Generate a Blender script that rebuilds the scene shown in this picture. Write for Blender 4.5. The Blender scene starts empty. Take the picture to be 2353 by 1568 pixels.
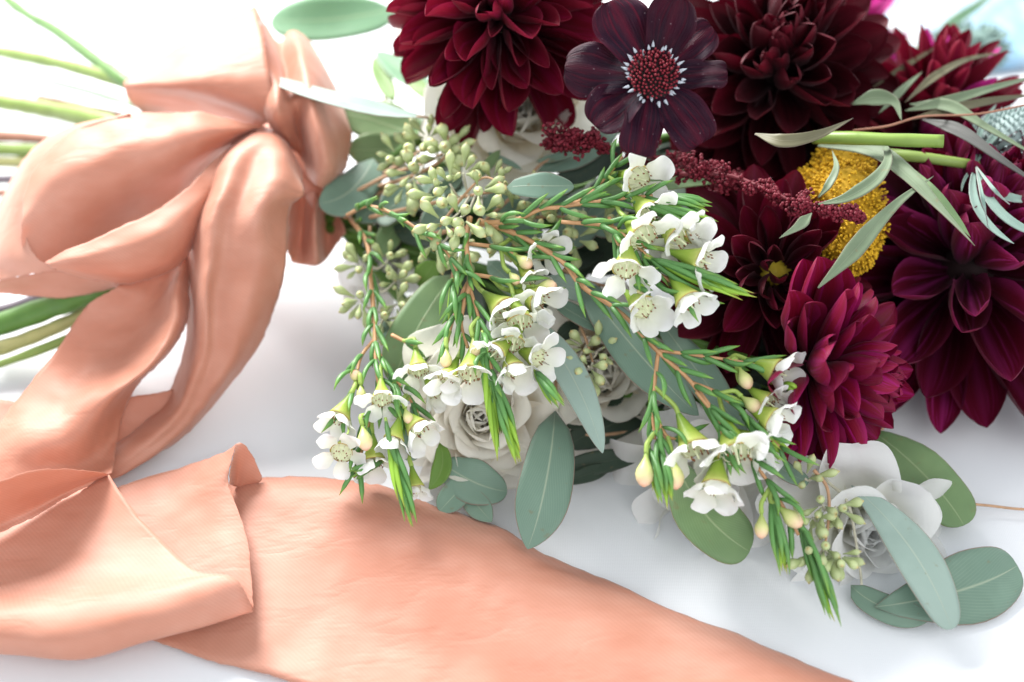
import bpy, math, random
from mathutils import Vector, Matrix, noise

random.seed(7)
# ------------------------------------------------------------------ camera, light, exposure
SC = bpy.context.scene
COL = SC.collection
PW, PH = 2353.0, 1568.0            # pixel frame in which the photograph was measured
LENS, SENSOR = 50.0, 36.0
FPX = LENS / SENSOR * PW
PITCH, DIST = math.radians(42.0), 0.70
CAM = Vector((0, -DIST * math.cos(PITCH), DIST * math.sin(PITCH)))
RV = Vector((1, 0, 0))
UV_ = Vector((0, math.sin(PITCH), math.cos(PITCH)))
BV = Vector((0, -math.cos(PITCH), math.sin(PITCH)))

cam = bpy.data.cameras.new('camera')
cam.lens, cam.sensor_width = LENS, SENSOR
cam.clip_start, cam.clip_end = 0.02, 50
cam.dof.use_dof = True
cam.dof.focus_distance = 0.592
cam.dof.aperture_fstop = 4.2
co = bpy.data.objects.new('camera', cam)
co.location = CAM
co.rotation_euler = (math.pi / 2 - PITCH, 0, 0)
COL.objects.link(co)
SC.camera = co

world = bpy.data.worlds.new('World')
SC.world = world
world.use_nodes = True
bg = world.node_tree.nodes['Background']
bg.inputs['Color'].default_value = (0.90, 0.95, 1.0, 1)
bg.inputs['Strength'].default_value = 0.68


def area(name, loc, target, size, power, col):
    l = bpy.data.lights.new(name, 'AREA')
    l.shape, l.size, l.energy, l.color = 'SQUARE', size, power, col
    o = bpy.data.objects.new(name, l)
    o.location = loc
    o.rotation_euler = (Vector(target) - Vector(loc)).to_track_quat('-Z', 'Y').to_euler()
    COL.objects.link(o)
    return o


area('window_light', (-0.62, 0.98, 0.95), (-0.05, 0.02, 0), 0.70, 47, (1.0, 0.985, 0.96))

area('added_fill_light', (0.55, -1.25, 1.15), (0.05, 0.0, 0.05), 1.3, 9, (1.0, 0.99, 0.97))  # added soft front fill, brightens the white petals facing the camera

SC.render.engine = 'CYCLES'
SC.cycles.use_denoising = True
SC.cycles.max_bounces = 10
SC.cycles.transparent_max_bounces = 6
SC.view_settings.view_transform = 'Standard'
SC.view_settings.look = 'None'
SC.view_settings.exposure = 0.66
SC.view_settings.gamma = 1.0


# ------------------------------------------------------------------ placing
def P(u, v, h):
    """point at photograph pixel (u,v), h centimetres above the table"""
    d = RV * ((u - PW / 2) / FPX) - UV_ * ((v - PH / 2) / FPX) - BV
    return CAM + d * ((h / 100.0 - CAM.z) / d.z)


def mpp(p):
    return (CAM - p).dot(BV) / FPX


def cdir(a, b, c):
    return (RV * a + UV_ * b + BV * c).normalized()


def rnd(a, b):
    return random.uniform(a, b)


def frame(y, z):
    """rotation matrix with +Y along y and +Z near z"""
    y = y.normalized()
    x = y.cross(z)
    if x.length < 1e-5:
        x = y.cross(Vector((0.3, 0.5, 0.8)))
    x.normalize()
    z = x.cross(y)
    return Matrix((x, y, z)).transposed().to_4x4()


# ------------------------------------------------------------------ objects
WM = {}


def link(name, mesh, parent=None, M=None, kind=None):
    o = bpy.data.objects.new(name, mesh)
    M = M if M is not None else Matrix.Identity(4)
    COL.objects.link(o)
    if parent is not None:
        o.parent = parent
        o.matrix_local = WM[parent.name].inverted() @ M
    else:
        o.matrix_world = M
    WM[o.name] = M
    if kind:
        o['kind'] = kind
    return o


def thing(name, label, cat, loc, group=None):
    o = link(name, None, None, Matrix.Translation(loc))
    o.empty_display_size = 0.01
    o['label'], o['category'] = label, cat
    if group:
        o['group'] = group
    return o


def mesh_of(name, verts, faces, mats, uvs=None, fmat=None):
    me = bpy.data.meshes.new(name)
    me.from_pydata([tuple(v) for v in verts], [], faces)
    if not isinstance(mats, (list, tuple)):
        mats = [mats]
    for m in mats:
        me.materials.append(m)
    if uvs is not None:
        ul = me.uv_layers.new(name='UVMap')
        vi = [0] * len(me.loops)
        me.loops.foreach_get('vertex_index', vi)
        flat = []
        for i in vi:
            flat += uvs[i]
        ul.data.foreach_set('uv', flat)
    me.polygons.foreach_set('use_smooth', [True] * len(me.polygons))
    if fmat:
        me.polygons.foreach_set('material_index', fmat)
    me.update()
    return me


def grid_faces(n, m, off=0):
    return [(off + i * m + j, off + i * m + j + 1, off + (i + 1) * m + j + 1, off + (i + 1) * m + j)
            for i in range(n - 1) for j in range(m - 1)]


def grid_mesh(name, rows, mat):
    n, m = len(rows), len(rows[0])
    verts = [p for r in rows for p in r]
    uvs = [(j / (m - 1), i / (n - 1)) for i in range(n) for j in range(m)]
    return mesh_of(name, verts, grid_faces(n, m), mat, uvs)


def cr(p0, p1, p2, p3, t):
    return 0.5 * ((2 * p1) + (p2 - p0) * t + (2 * p0 - 5 * p1 + 4 * p2 - p3) * t * t
                  + (3 * p1 - p0 - 3 * p2 + p3) * t * t * t)


def spline(pts, per):
    if len(pts) == 2:
        return [pts[0].lerp(pts[1], i / per) for i in range(per + 1)]
    out = []
    e = [2 * pts[0] - pts[1]] + list(pts) + [2 * pts[-1] - pts[-2]]
    for k in range(len(pts) - 1):
        for i in range(per):
            out.append(cr(e[k], e[k + 1], e[k + 2], e[k + 3], i / per))
    out.append(pts[-1].copy())
    return out


def tube_data(pts, radii, sides=7, off=0, cap=True):
    verts, uvs, faces = [], [], []
    n = len(pts)
    ref = Vector((0.21, 0.37, 0.9))
    for i, p in enumerate(pts):
        t = (pts[min(i + 1, n - 1)] - pts[max(i - 1, 0)]).normalized()
        x = t.cross(ref)
        if x.length < 1e-4:
            x = t.cross(Vector((1, 0, 0)))
        x.normalize()
        ref = x.cross(t)
        for k in range(sides):
            a = 2 * math.pi * k / sides
            verts.append(p + (x * math.cos(a) + ref * math.sin(a)) * radii[i])
            uvs.append((k / sides, i / max(1, n - 1)))
    for i in range(n - 1):
        for k in range(sides):
            k2 = (k + 1) % sides
            faces.append((off + i * sides + k, off + i * sides + k2, off + (i + 1) * sides + k2, off + (i + 1) * sides + k))
    if cap:
        faces.append(tuple(off + k for k in range(sides))[::-1])
        faces.append(tuple(off + (n - 1) * sides + k for k in range(sides)))
    return verts, faces, uvs


def tube(name, pts, r0, r1, mat, parent, sides=8, per=6, knobs=0.0, kind=None):
    """tube through world points, built local to its parent"""
    sp = spline(pts, per) if len(pts) > 2 else spline(pts, max(2, per))
    n = len(sp)
    rad = [(r0 + (r1 - r0) * i / (n - 1)) * (1 + knobs * noise.noise(sp[i] * 90)) for i in range(n)]
    o0 = WM[parent.name].translation if parent else Vector()
    sp = [p - o0 for p in sp]
    v, f, u = tube_data(sp, rad, sides)
    return link(name, mesh_of(name, v, f, mat, u), parent, Matrix.Translation(o0), kind)


def lathe_mesh(name, prof, sides, mats, fm=None):
    """profile [(r, y)] turned about +Y"""
    verts, uvs = [], []
    n = len(prof)
    for i, (r, y) in enumerate(prof):
        for k in range(sides):
            a = 2 * math.pi * k / sides
            verts.append((r * math.cos(a), y, r * math.sin(a)))
            uvs.append((k / sides, i / (n - 1)))
    faces, fmat = [], []
    for i in range(n - 1):
        for k in range(sides):
            k2 = (k + 1) % sides
            faces.append((i * sides + k, (i + 1) * sides + k, (i + 1) * sides + k2, i * sides + k2))
            fmat.append(fm[i] if fm else 0)
    return mesh_of(name, verts, faces, mats, uvs, fmat)


# ------------------------------------------------------------------ materials
class NT:
    def __init__(self, name):
        self.m = bpy.data.materials.new(name)
        self.m.use_nodes = True
        self.t = self.m.node_tree
        self.b = self.t.nodes['Principled BSDF']
        self.out = self.t.nodes['Material Output']

    def n(self, typ, ins=None, **kw):
        nd = self.t.nodes.new(typ)
        for k, v in kw.items():
            setattr(nd, k, v)
        for k, v in (ins or {}).items():
            self.set(nd.inputs[k], v)
        return nd

    def set(self, sock, v):
        if isinstance(v, bpy.types.NodeSocket):
            self.t.links.new(v, sock)
        elif isinstance(v, tuple) and len(v) == 3 and sock.type == 'RGBA':
            sock.default_value = (*v, 1)
        else:
            sock.default_value = v

    def math(self, op, a, b=0.0, clamp=False):
        nd = self.n('ShaderNodeMath', operation=op, use_clamp=clamp)
        self.set(nd.inputs[0], a)
        self.set(nd.inputs[1], b)
        return nd.outputs[0]

    def mix(self, f, a, b):
        nd = self.n('ShaderNodeMix', data_type='RGBA')
        self.set(nd.inputs[0], f)
        self.set(nd.inputs[6], a)
        self.set(nd.inputs[7], b)
        return nd.outputs[2]

    def ramp(self, f, stops, interp='LINEAR'):
        nd = self.n('ShaderNodeValToRGB')
        nd.color_ramp.interpolation = interp
        el = nd.color_ramp.elements
        while len(el) < len(stops):
            el.new(0.5)
        for e, (p, c) in zip(el, stops):
            e.position = p
            e.color = (*c, 1) if len(c) == 3 else c
        self.set(nd.inputs[0], f)
        return nd.outputs[0]

    def noise(self, scale, detail=3, coord=None, rough=0.55):
        nd = self.n('ShaderNodeTexNoise', {'Scale': scale, 'Detail': detail, 'Roughness': rough})
        if coord is not None:
            self.set(nd.inputs['Vector'], coord)
        return nd.outputs['Fac']

    def uv(self):
        s = self.n('ShaderNodeSeparateXYZ')
        tc = self.n('ShaderNodeTexCoord')
        self.set(s.inputs[0], tc.outputs['UV'])
        return tc.outputs['UV'], s.outputs[0], s.outputs[1], tc.outputs['Object']

    def rand(self):
        return self.n('ShaderNodeObjectInfo').outputs['Random']

    def mapping(self, vec, scale):
        nd = self.n('ShaderNodeMapping')
        self.set(nd.inputs[0], vec)
        nd.inputs['Scale'].default_value = scale
        return nd.outputs[0]

    def bump(self, h, strength, dist):
        nd = self.n('ShaderNodeBump', {'Strength': strength, 'Distance': dist, 'Height': h})
        self.set(self.b.inputs['Normal'], nd.outputs[0])
        return nd

    def p(self, **kw):
        names = {'col': 'Base Color', 'rough': 'Roughness', 'sheen': 'Sheen Weight', 'sheenr': 'Sheen Roughness',
                 'sheent': 'Sheen Tint', 'spec': 'Specular IOR Level', 'sss': 'Subsurface Weight', 'coat': 'Coat Weight',
                 'coatr': 'Coat Roughness'}
        for k, v in kw.items():
            self.set(self.b.inputs[names[k]], v)
        return self

    def translucent(self, col, f):
        tr = self.n('ShaderNodeBsdfTranslucent', {'Color': col})
        mx = self.n('ShaderNodeMixShader', {0: f, 1: self.b.outputs[0], 2: tr.outputs[0]})
        self.t.links.new(mx.outputs[0], self.out.inputs['Surface'])
        return self


def m_simple(name, col, rough=0.6, var=0.25, scale=120, sss=0.0, sheen=0.0, spec=0.4):
    k = NT(name)
    tc = k.n('ShaderNodeTexCoord').outputs['Object']
    n = k.noise(scale, 3, tc)
    lo = tuple(c * (1 - var) for c in col)
    hi = tuple(min(1, c * (1 + var)) for c in col)
    k.p(col=k.mix(n, lo, hi), rough=rough, sheen=sheen, spec=spec)
    if sss:
        k.p(sss=sss)
        k.b.inputs['Subsurface Radius'].default_value = (0.003, 0.002, 0.001)
    return k.m


def m_cloth():
    k = NT('white_linen')
    tc = k.n('ShaderNodeTexCoord').outputs['Object']
    n = k.noise(5, 4, tc)
    k.p(col=k.mix(n, (0.68, 0.70, 0.73), (0.73, 0.745, 0.77)), rough=0.75, spec=0.2)
    w1 = k.n('ShaderNodeTexWave', {'Vector': tc, 'Scale': 420.0, 'Distortion': 0.6, 'Detail': 1.0})
    w2 = k.n('ShaderNodeTexWave', {'Vector': tc, 'Scale': 420.0, 'Distortion': 0.6, 'Detail': 1.0}, bands_direction='Y')
    k.bump(k.math('ADD', w1.outputs['Fac'], w2.outputs['Fac']), 0.12, 0.0003)
    return k.m


def m_silk():
    k = NT('peach_silk')
    uv, u, v, ob = k.uv()
    n1 = k.noise(13, 3, ob, 0.5)
    n2 = k.noise(1.0, 4, k.mapping(ob, (30, 75, 60)), 0.6)
    f = k.math('ADD', k.math('MULTIPLY', n1, 0.6), k.math('MULTIPLY', n2, 0.4))
    col = k.ramp(f, [(0.36, (0.50, 0.215, 0.14)), (0.50, (0.56, 0.27, 0.19)), (0.64, (0.625, 0.34, 0.255))])
    tw = k.n('ShaderNodeTexWave', {'Vector': ob, 'Scale': 300.0, 'Distortion': 0.5, 'Detail': 1.0}, bands_direction='DIAGONAL')
    col = k.mix(k.math('MULTIPLY', tw.outputs['Fac'], 0.22), col, (0.40, 0.17, 0.11))
    k.p(col=col, rough=0.54, sheen=0.28, sheenr=0.35, spec=0.42)
    k.b.inputs['Sheen Tint'].default_value = (1, 0.86, 0.78, 1)
    k.b.inputs['Anisotropic'].default_value = 0.35
    # long soft creases and the slubs of the weave
    cre = k.noise(1.0, 4, k.mapping(ob, (16, 46, 30)), 0.55)
    cre = k.math('ABSOLUTE', k.math('SUBTRACT', cre, 0.5))
    slub = k.noise(1.0, 2, k.mapping(ob, (160, 900, 500)), 0.5)
    h = k.math('ADD', k.math('MULTIPLY', k.math('MINIMUM', cre, 0.06), 9.0), k.math('MULTIPLY', slub, 0.10))
    k.bump(h, 0.17, 0.0012)
    return k.translucent((0.90, 0.35, 0.14), 0.21).m


def m_leaf(name, c_dark, c_light, rib, edge, rough=0.5, trans=0.2, sheen=0.25):
    k = NT(name)
    uv, u, v, ob = k.uv()
    r = k.rand()
    n = k.noise(45, 4, ob)
    base = k.mix(k.math('ADD', k.math('MULTIPLY', n, 0.7), k.math('MULTIPLY', r, 0.3)), c_dark, c_light)
    d = k.math('ABSOLUTE', k.math('SUBTRACT', u, 0.5))
    ribf = k.math('SUBTRACT', 1.0, k.math('DIVIDE', d, k.math('SUBTRACT', 0.034, k.math('MULTIPLY', v, 0.022))), True)
    # side veins slanting off the midrib
    ph = k.math('SUBTRACT', k.math('MULTIPLY', v, 62.0), k.math('MULTIPLY', d, 70.0))
    ve = k.math('POWER', k.math('ABSOLUTE', k.math('COSINE', ph)), 26.0)
    base = k.mix(k.math('MULTIPLY', ve, k.math('MULTIPLY', k.noise(60, 2, ob), 0.42)), base, rib)
    col = k.mix(k.math('MULTIPLY', ribf, 0.8), base, rib)
    ef = k.math('MULTIPLY', k.math('SUBTRACT', d, 0.482), 90.0, True)
    col = k.mix(k.math('MULTIPLY', ef, 0.75), col, edge)
    bl = k.math('MULTIPLY', k.math('SUBTRACT', k.noise(22, 4, ob, 0.65), 0.46), 5.0, True)
    col = k.mix(k.math('MULTIPLY', bl, 0.30), col, tuple(min(1, c * 1.35 + .02) for c in c_light))
    # faint blemishes
    sp = k.math('MULTIPLY', k.math('SUBTRACT', k.noise(240, 2, ob), 0.66), 9.0, True)
    col = k.mix(k.math('MULTIPLY', sp, 0.5), col, (0.20, 0.15, 0.07))
    k.p(col=col, rough=rough, sheen=sheen, spec=0.4)
    k.bump(k.math('ADD', k.math('MULTIPLY', ribf, 0.8), k.math('MULTIPLY', n, 0.6)), 0.35, 0.0006)
    return k.translucent(k.mix(0.5, col, (0.28, 0.42, 0.08)), trans).m


def m_dahlia(name, base, mid, tip, streak, amt, trans=0.10, spec=0.17, veins=False):
    k = NT(name)
    uv, u, v, ob = k.uv()
    r = k.rand()
    col = k.ramp(v, [(0.0, base), (0.45, mid), (1.0, tip)])
    st = k.noise(1.0, 3, k.mapping(uv, (16, 1.3, 1)))
    d = k.math('ABSOLUTE', k.math('SUBTRACT', u, 0.5))
    edge = k.math('MULTIPLY', k.math('SUBTRACT', d, 0.40), 6.0, True)
    cen = k.math('SUBTRACT', 1.0, k.math('MULTIPLY', d, 9.0), True)
    s = k.math('MULTIPLY', k.math('SUBTRACT', st, 0.52), 6.0, True)
    s = k.math('MAXIMUM', k.math('MULTIPLY', s, 0.75), k.math('MAXIMUM', k.math('MULTIPLY', edge, 0.55), k.math('MULTIPLY', cen, 0.45)))
    s = k.math('MULTIPLY', s, k.math('MULTIPLY', k.math('ADD', 0.35, r), amt))
    col = k.mix(s, col, streak)
    hv = k.n('ShaderNodeHueSaturation', {'Color': col, 'Hue': 0.5, 'Saturation': 1.0})
    k.set(hv.inputs['Value'], k.math('ADD', 0.72, k.math('MULTIPLY', r, 0.65)))
    k.p(col=hv.outputs[0], rough=0.50, sheen=0.06, sheenr=0.35, spec=spec)
    if veins:
        k.p(sheen=0.02)
        vo = k.n('ShaderNodeTexVoronoi', {'Vector': ob, 'Scale': 13.0})
        dust = k.math('MULTIPLY', k.math('LESS_THAN', vo.outputs['Distance'], 0.12), k.math('GREATER_THAN', k.noise(4.0, 2, ob), 0.55))
        k.p(col=k.mix(k.math('MULTIPLY', dust, 0.45), hv.outputs[0], (0.30, 0.24, 0.27)))
    k.b.inputs['Sheen Tint'].default_value = (0.95, 0.62, 0.68, 1)
    k.bump(k.noise(1.0, 3, k.mapping(uv, (34, 1.5, 1))), 0.9 if veins else 0.45, 0.0010 if veins else 0.0007)
    return k.translucent(k.mix(0.5, mid, (0.5, 0.01, 0.05)), trans).m


def m_white(name, c0, c1, trans=0.25):
    k = NT(name)
    uv, u, v, ob = k.uv()
    col = k.ramp(v, [(0.0, c0), (0.55, c1), (1.0, tuple(min(1, c * 1.03) for c in c1))])
    n = k.noise(1.0, 3, k.mapping(uv, (14, 1.2, 1)))
    k.p(col=col, rough=0.55, sheen=0.1, spec=0.3)
    k.bump(k.math('ADD', n, k.math('MULTIPLY', k.noise(160, 3, ob), .8)), 0.5, 0.0007)
    return k.translucent(col, trans).m


def m_grad(name, stops, rough=0.5, scale=200, var=0.18, trans=0.0, spec=0.4):
    """colour along the piece (v)"""
    k = NT(name)
    uv, u, v, ob = k.uv()
    col = k.ramp(v, stops)
    n = k.noise(scale, 3, ob)
    r = k.rand()
    hv = k.n('ShaderNodeHueSaturation', {'Color': col, 'Hue': 0.5, 'Saturation': 1.0})
    k.set(hv.inputs['Value'], k.math('ADD', 1 - var, k.math('MULTIPLY', k.math('ADD', n, r), var)))
    k.p(col=hv.outputs[0], rough=rough, spec=spec)
    k.bump(k.noise(1.0, 3, k.mapping(uv, (18, 2, 1))), 0.3, 0.0005)
    if trans:
        k.translucent(hv.outputs[0], trans)
    return k.m


M_CLOTH = m_cloth()
M_SILK = m_silk()
M_EUC = m_leaf('eucalyptus_leaf', (0.12, 0.21, 0.155), (0.20, 0.305, 0.235), (0.40, 0.47, 0.34), (0.33, 0.16, 0.13))
M_EUC_PALE = m_leaf('pale_eucalyptus_leaf', (0.22, 0.31, 0.27), (0.31, 0.41, 0.36), (0.42, 0.49, 0.40), (0.36, 0.24, 0.18), 0.45, 0.15)
M_EUC_GREEN = m_leaf('green_eucalyptus_leaf', (0.10, 0.19, 0.08), (0.19, 0.29, 0.12), (0.36, 0.44, 0.24), (0.25, 0.20, 0.10))
M_EUC_SHADE = m_leaf('shade_painted_leaf', (0.012, 0.028, 0.016), (0.030, 0.055, 0.034), (0.06, 0.08, 0.05), (0.04, 0.03, 0.02), 0.6, 0.06, 0.05)  # leaf green painted near black, standing in for shade between the heads
M_MINT = m_leaf('mint_leaf', (0.16, 0.32, 0.18), (0.22, 0.40, 0.25), (0.38, 0.48, 0.28), (0.4, 0.5, 0.3), 0.5, 0.35)
M_LIME = m_leaf('lime_leaf', (0.10, 0.23, 0.03), (0.20, 0.35, 0.06), (0.3, 0.4, 0.14), (0.3, 0.3, 0.1), 0.5, 0.35)
M_BLADE = m_leaf('grey_green_blade', (0.09, 0.14, 0.07), (0.20, 0.26, 0.16), (0.25, 0.30, 0.19), (0.22, 0.15, 0.11), 0.5, 0.15)
M_BLADE_BROWN = m_leaf('brown_blade', (0.08, 0.07, 0.035), (0.15, 0.14, 0.07), (0.19, 0.17, 0.10), (0.14, 0.08, 0.06), 0.5, 0.1)
M_D_RED = m_dahlia('burgundy_petal', (0.012, 0.001, 0.002), (0.095, 0.002, 0.009), (0.18, 0.005, 0.020), (0.30, 0.010, 0.10), 0.36)
M_D_BLACK = m_dahlia('black_red_petal', (0.003, 0.0005, 0.001), (0.021, 0.001, 0.003), (0.070, 0.003, 0.009), (0.15, 0.006, 0.020), 0.3, 0.05)
M_D_WINE = m_dahlia('wine_petal', (0.009, 0.0005, 0.002), (0.050, 0.001, 0.006), (0.085, 0.002, 0.010), (0.22, 0.005, 0.08), 0.30, 0.07)
M_D_MAG = m_dahlia('magenta_petal', (0.04, 0.0005, 0.008), (0.14, 0.003, 0.017), (0.20, 0.006, 0.033), (0.35, 0.012, 0.20), 0.75)
M_D_PUR = m_dahlia('purple_wine_petal', (0.010, 0.0005, 0.002), (0.055, 0.001, 0.008), (0.125, 0.003, 0.026), (0.44, 0.04, 0.26), 0.52)
M_D_PINK = m_dahlia('hot_pink_petal', (0.14, 0.004, 0.05), (0.32, 0.008, 0.14), (0.42, 0.02, 0.22), (0.7, 0.2, 0.5), 0.5, 0.15)
M_COSMOS = m_dahlia('chocolate_petal', (0.006, 0.003, 0.010), (0.014, 0.003, 0.011), (0.022, 0.003, 0.010), (0.075, 0.002, 0.012), 0.95, 0.03, 0.12, True)
M_ROSE = m_white('cream_rose_petal', (0.86, 0.74, 0.54), (0.91, 0.885, 0.81), .42)
M_WHITE = m_white('white_petal', (0.86, 0.86, 0.74), (0.92, 0.92, 0.91), .42)
M_WAX = m_white('waxflower_petal', (0.82, 0.84, 0.70), (0.90, 0.90, 0.89), 0.2)
M_CALYX = m_grad('waxflower_calyx', [(0, (0.13, 0.25, 0.03)), (0.5, (0.28, 0.40, 0.05)), (0.85, (0.50, 0.52, 0.13)), (1, (0.45, 0.20, 0.07))], 0.45, 320, 0.3, trans=0.1)
M_CALYX_IN = m_simple('blossom_disc', (0.72, 0.76, 0.50), 0.4, 0.15)
M_NEEDLE = m_grad('waxflower_needle', [(0, (0.075, 0.19, 0.055)), (0.7, (0.095, 0.24, 0.06)), (1, (0.20, 0.36, 0.05))], 0.42)
M_NEEDLE_L = m_grad('young_needle', [(0, (0.20, 0.40, 0.04)), (0.85, (0.33, 0.55, 0.06)), (1, (0.45, 0.42, 0.08))], 0.42, trans=0.15)
M_TWIG = m_simple('waxflower_twig', (0.46, 0.25, 0.12), 0.55, 0.35, 260)
M_TWIG_G = m_simple('green_pedicel', (0.30, 0.42, 0.09), 0.5, 0.25, 260)
M_FIL = m_simple('filament', (0.72, 0.70, 0.52), 0.5)
M_ANTHER = m_simple('anther', (0.22, 0.08, 0.03), 0.6)
M_BUD = m_grad('waxflower_bud', [(0, (0.25, 0.40, 0.06)), (0.45, (0.62, 0.62, 0.26)), (0.75, (0.80, 0.55, 0.38)), (1, (0.58, 0.25, 0.14))], 0.4)
M_SEED = m_grad('eucalyptus_seed', [(0, (0.34, 0.39, 0.22)), (0.35, (0.38, 0.45, 0.20)), (0.8, (0.47, 0.53, 0.27)), (1, (0.50, 0.38, 0.15))], 0.45, trans=0.08)
M_STALK = m_simple('seed_stalk', (0.48, 0.46, 0.36), 0.6, 0.3, 300)
M_SEEDTWIG = m_simple('eucalyptus_twig', (0.44, 0.26, 0.15), 0.6, 0.3, 260)
M_STEM_G = m_simple('green_stem', (0.08, 0.18, 0.03), 0.45, 0.35, 70)
M_STEM_P = m_simple('pale_green_stem', (0.20, 0.28, 0.065), 0.45, 0.3, 70)
M_STEM_B = m_simple('brown_stem', (0.30, 0.14, 0.09), 0.5, 0.4, 70)
M_STEM_O = m_simple('olive_stem', (0.34, 0.33, 0.13), 0.5, 0.4, 70)
M_STEM_V = m_simple('grey_violet_stem', (0.12, 0.10, 0.12), 0.5, 0.4, 70)
M_STEM_M = m_simple('mint_stem', (0.40, 0.56, 0.40), 0.5, 0.2, 70)
M_AST = m_grad('plume_bead', [(0, (0.07, 0.002, 0.008)), (1, (0.20, 0.006, 0.022))], 0.6)
M_AST_STEM = m_simple('plume_stem', (0.16, 0.02, 0.03), 0.6)
M_YEL = m_grad('yellow_floret', [(0, (0.36, 0.20, 0.01)), (1, (0.78, 0.47, 0.015))], 0.7)
M_YEL_CORE = m_simple('yellow_core', (0.50, 0.29, 0.012), 0.8, 0.5, 260)
M_DISC = m_grad('disc_floret', [(0, (0.02, 0.004, 0.008)), (0.7, (0.16, 0.008, 0.02)), (1, (0.26, 0.02, 0.03))], 0.55)
M_DISC_W = m_simple('grey_pollen', (0.48, 0.52, 0.58), 0.7)
M_DARKCORE = m_simple('dark_core', (0.016, 0.004, 0.005), 0.8)
M_YCENTRE = m_simple('yellow_centre', (0.50, 0.38, 0.03), 0.6, 0.4, 500)
M_THISTLE = m_grad('thistle_floret', [(0, (0.16, 0.24, 0.22)), (1, (0.42, 0.52, 0.52))], 0.6)
M_THISTLE_B = m_leaf('thistle_bract', (0.14, 0.24, 0.20), (0.24, 0.35, 0.30), (0.3, 0.4, 0.33), (0.3, 0.3, 0.28), 0.5, 0.1)
M_FUZZ = m_simple('blurred_grey_green', (0.20, 0.30, 0.27), 0.7, 0.4, 80)


def m_print():
    k = NT('watercolour_paper')
    uv, u, v, ob = k.uv()
    n = k.noise(7.0, 4, ob, 0.65)
    col = k.ramp(n, [(0.36, (0.55, 0.56, 0.54)), (0.46, (0.40, 0.47, 0.52)), (0.56, (0.20, 0.36, 0.52)), (0.66, (0.45, 0.48, 0.50))])
    k.p(col=col, rough=0.8)
    return k.m


M_PRINT = m_print()

# ------------------------------------------------------------------ setting
nx, ny = 80, 70
rows = []
for i in range(ny):
    y = -0.75 + 2.35 * i / (ny - 1)
    rows.append([Vector((-1.3 + 2.6 * j / (nx - 1), y,
                         -0.0025 + 0.0022 * noise.noise(Vector((j * 0.21, i * 0.16, 3.3))))) for j in range(nx)])
table = link('table', grid_mesh('table', rows, M_CLOTH))
table['kind'] = 'structure'
sm = table.modifiers.new('smooth', 'SUBSURF')
sm.levels = sm.render_levels = 1

# ------------------------------------------------------------------ ribbon
ribbon = thing('silk_ribbon', 'wide peach silk ribbon knotted round the stems with its tail across the table', 'ribbon', P(700, 470, 0))


def patch(name, rows, hs, per=9, wob=0.0012, mat=None, parent=None, thick=0.00025):
    """sheet through rows of (u,v) with heights hs (rows of cm, or a single number per row)"""
    parent = parent or ribbon
    g = []
    for r, h in zip(rows, hs):
        g.append([P(u, v, h[j] if isinstance(h, (list, tuple)) else h) for j, (u, v) in enumerate(r)])
    g = [spline(r, per) for r in g]
    cols = [spline([g[i][j] for i in range(len(g))], per) for j in range(len(g[0]))]
    n = len(cols[0])
    out = []
    for i in range(n):
        row = []
        for j in range(len(cols)):
            p = cols[j][i]
            if wob:
                q = p * 38
                p = p + Vector((noise.noise(q + Vector((5, 1, 2))), noise.noise(q + Vector((9, 4, 7))), noise.noise(q))) * wob
                q = p * 125
                p = p + Vector((0, noise.noise(q + Vector((3, 8, 1))), noise.noise(q))) * wob * .28
            if i in (0, n - 1) or j in (0, len(cols) - 1):
                p = p + Vector((noise.noise(p * 600), noise.noise(p * 600 + Vector((7, 3, 1))), noise.noise(p * 600 + Vector((1, 9, 5))))) * .0005
            if p.z < 0.0012:
                p = Vector((p.x, p.y, 0.0012))
            row.append(p)
        out.append(row)
    o0 = WM[parent.name].translation
    out = [[p - o0 for p in r] for r in out]
    o = link(name, grid_mesh(name, out, mat or M_SILK), parent, Matrix.Translation(o0))
    s = o.modifiers.new('thickness', 'SOLIDIFY')
    s.thickness, s.offset = thick, 0
    return o


# long tail across the front of the table
patch('tail', [
    [(500, 1120), (600, 1098), (760, 1097), (880, 1118), (1000, 1163), (1150, 1216), (1270, 1280), (1500, 1382), (1750, 1482), (1985, 1575)],
    [(490, 1160), (595, 1130), (750, 1130), (870, 1150), (985, 1192), (1128, 1248), (1245, 1312), (1470, 1415), (1715, 1515), (1950, 1605)],
    [(460, 1260), (580, 1235), (720, 1240), (835, 1260), (945, 1300), (1070, 1355), (1185, 1415), (1400, 1515), (1635, 1610), (1880, 1690)],
    [(420, 1380), (520, 1375), (650, 1385), (760, 1410), (865, 1450), (985, 1500), (1095, 1555), (1310, 1660), (1550, 1750), (1800, 1820)],
    [(345, 1475), (440, 1500), (560, 1535), (680, 1570), (780, 1600), (900, 1650), (1020, 1700), (1240, 1800), (1500, 1880), (1750, 1940)]],
    [[.3, .6, .9, .8, .5, .25, .2, .2, .2, .2], [.5, 1.15, 1.6, 1.55, 1.35, 1.1, .95, .9, .9, .8],
     [.4, .9, 1.25, 1.3, 1.2, 1.1, 1.1, 1.1, 1.0, .9], [.3, .45, .6, .6, .5, .45, .4, .45, .4, .3], [.25, .2, .2, .2, .2, .2, .2, .2, .2, .2]])
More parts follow.
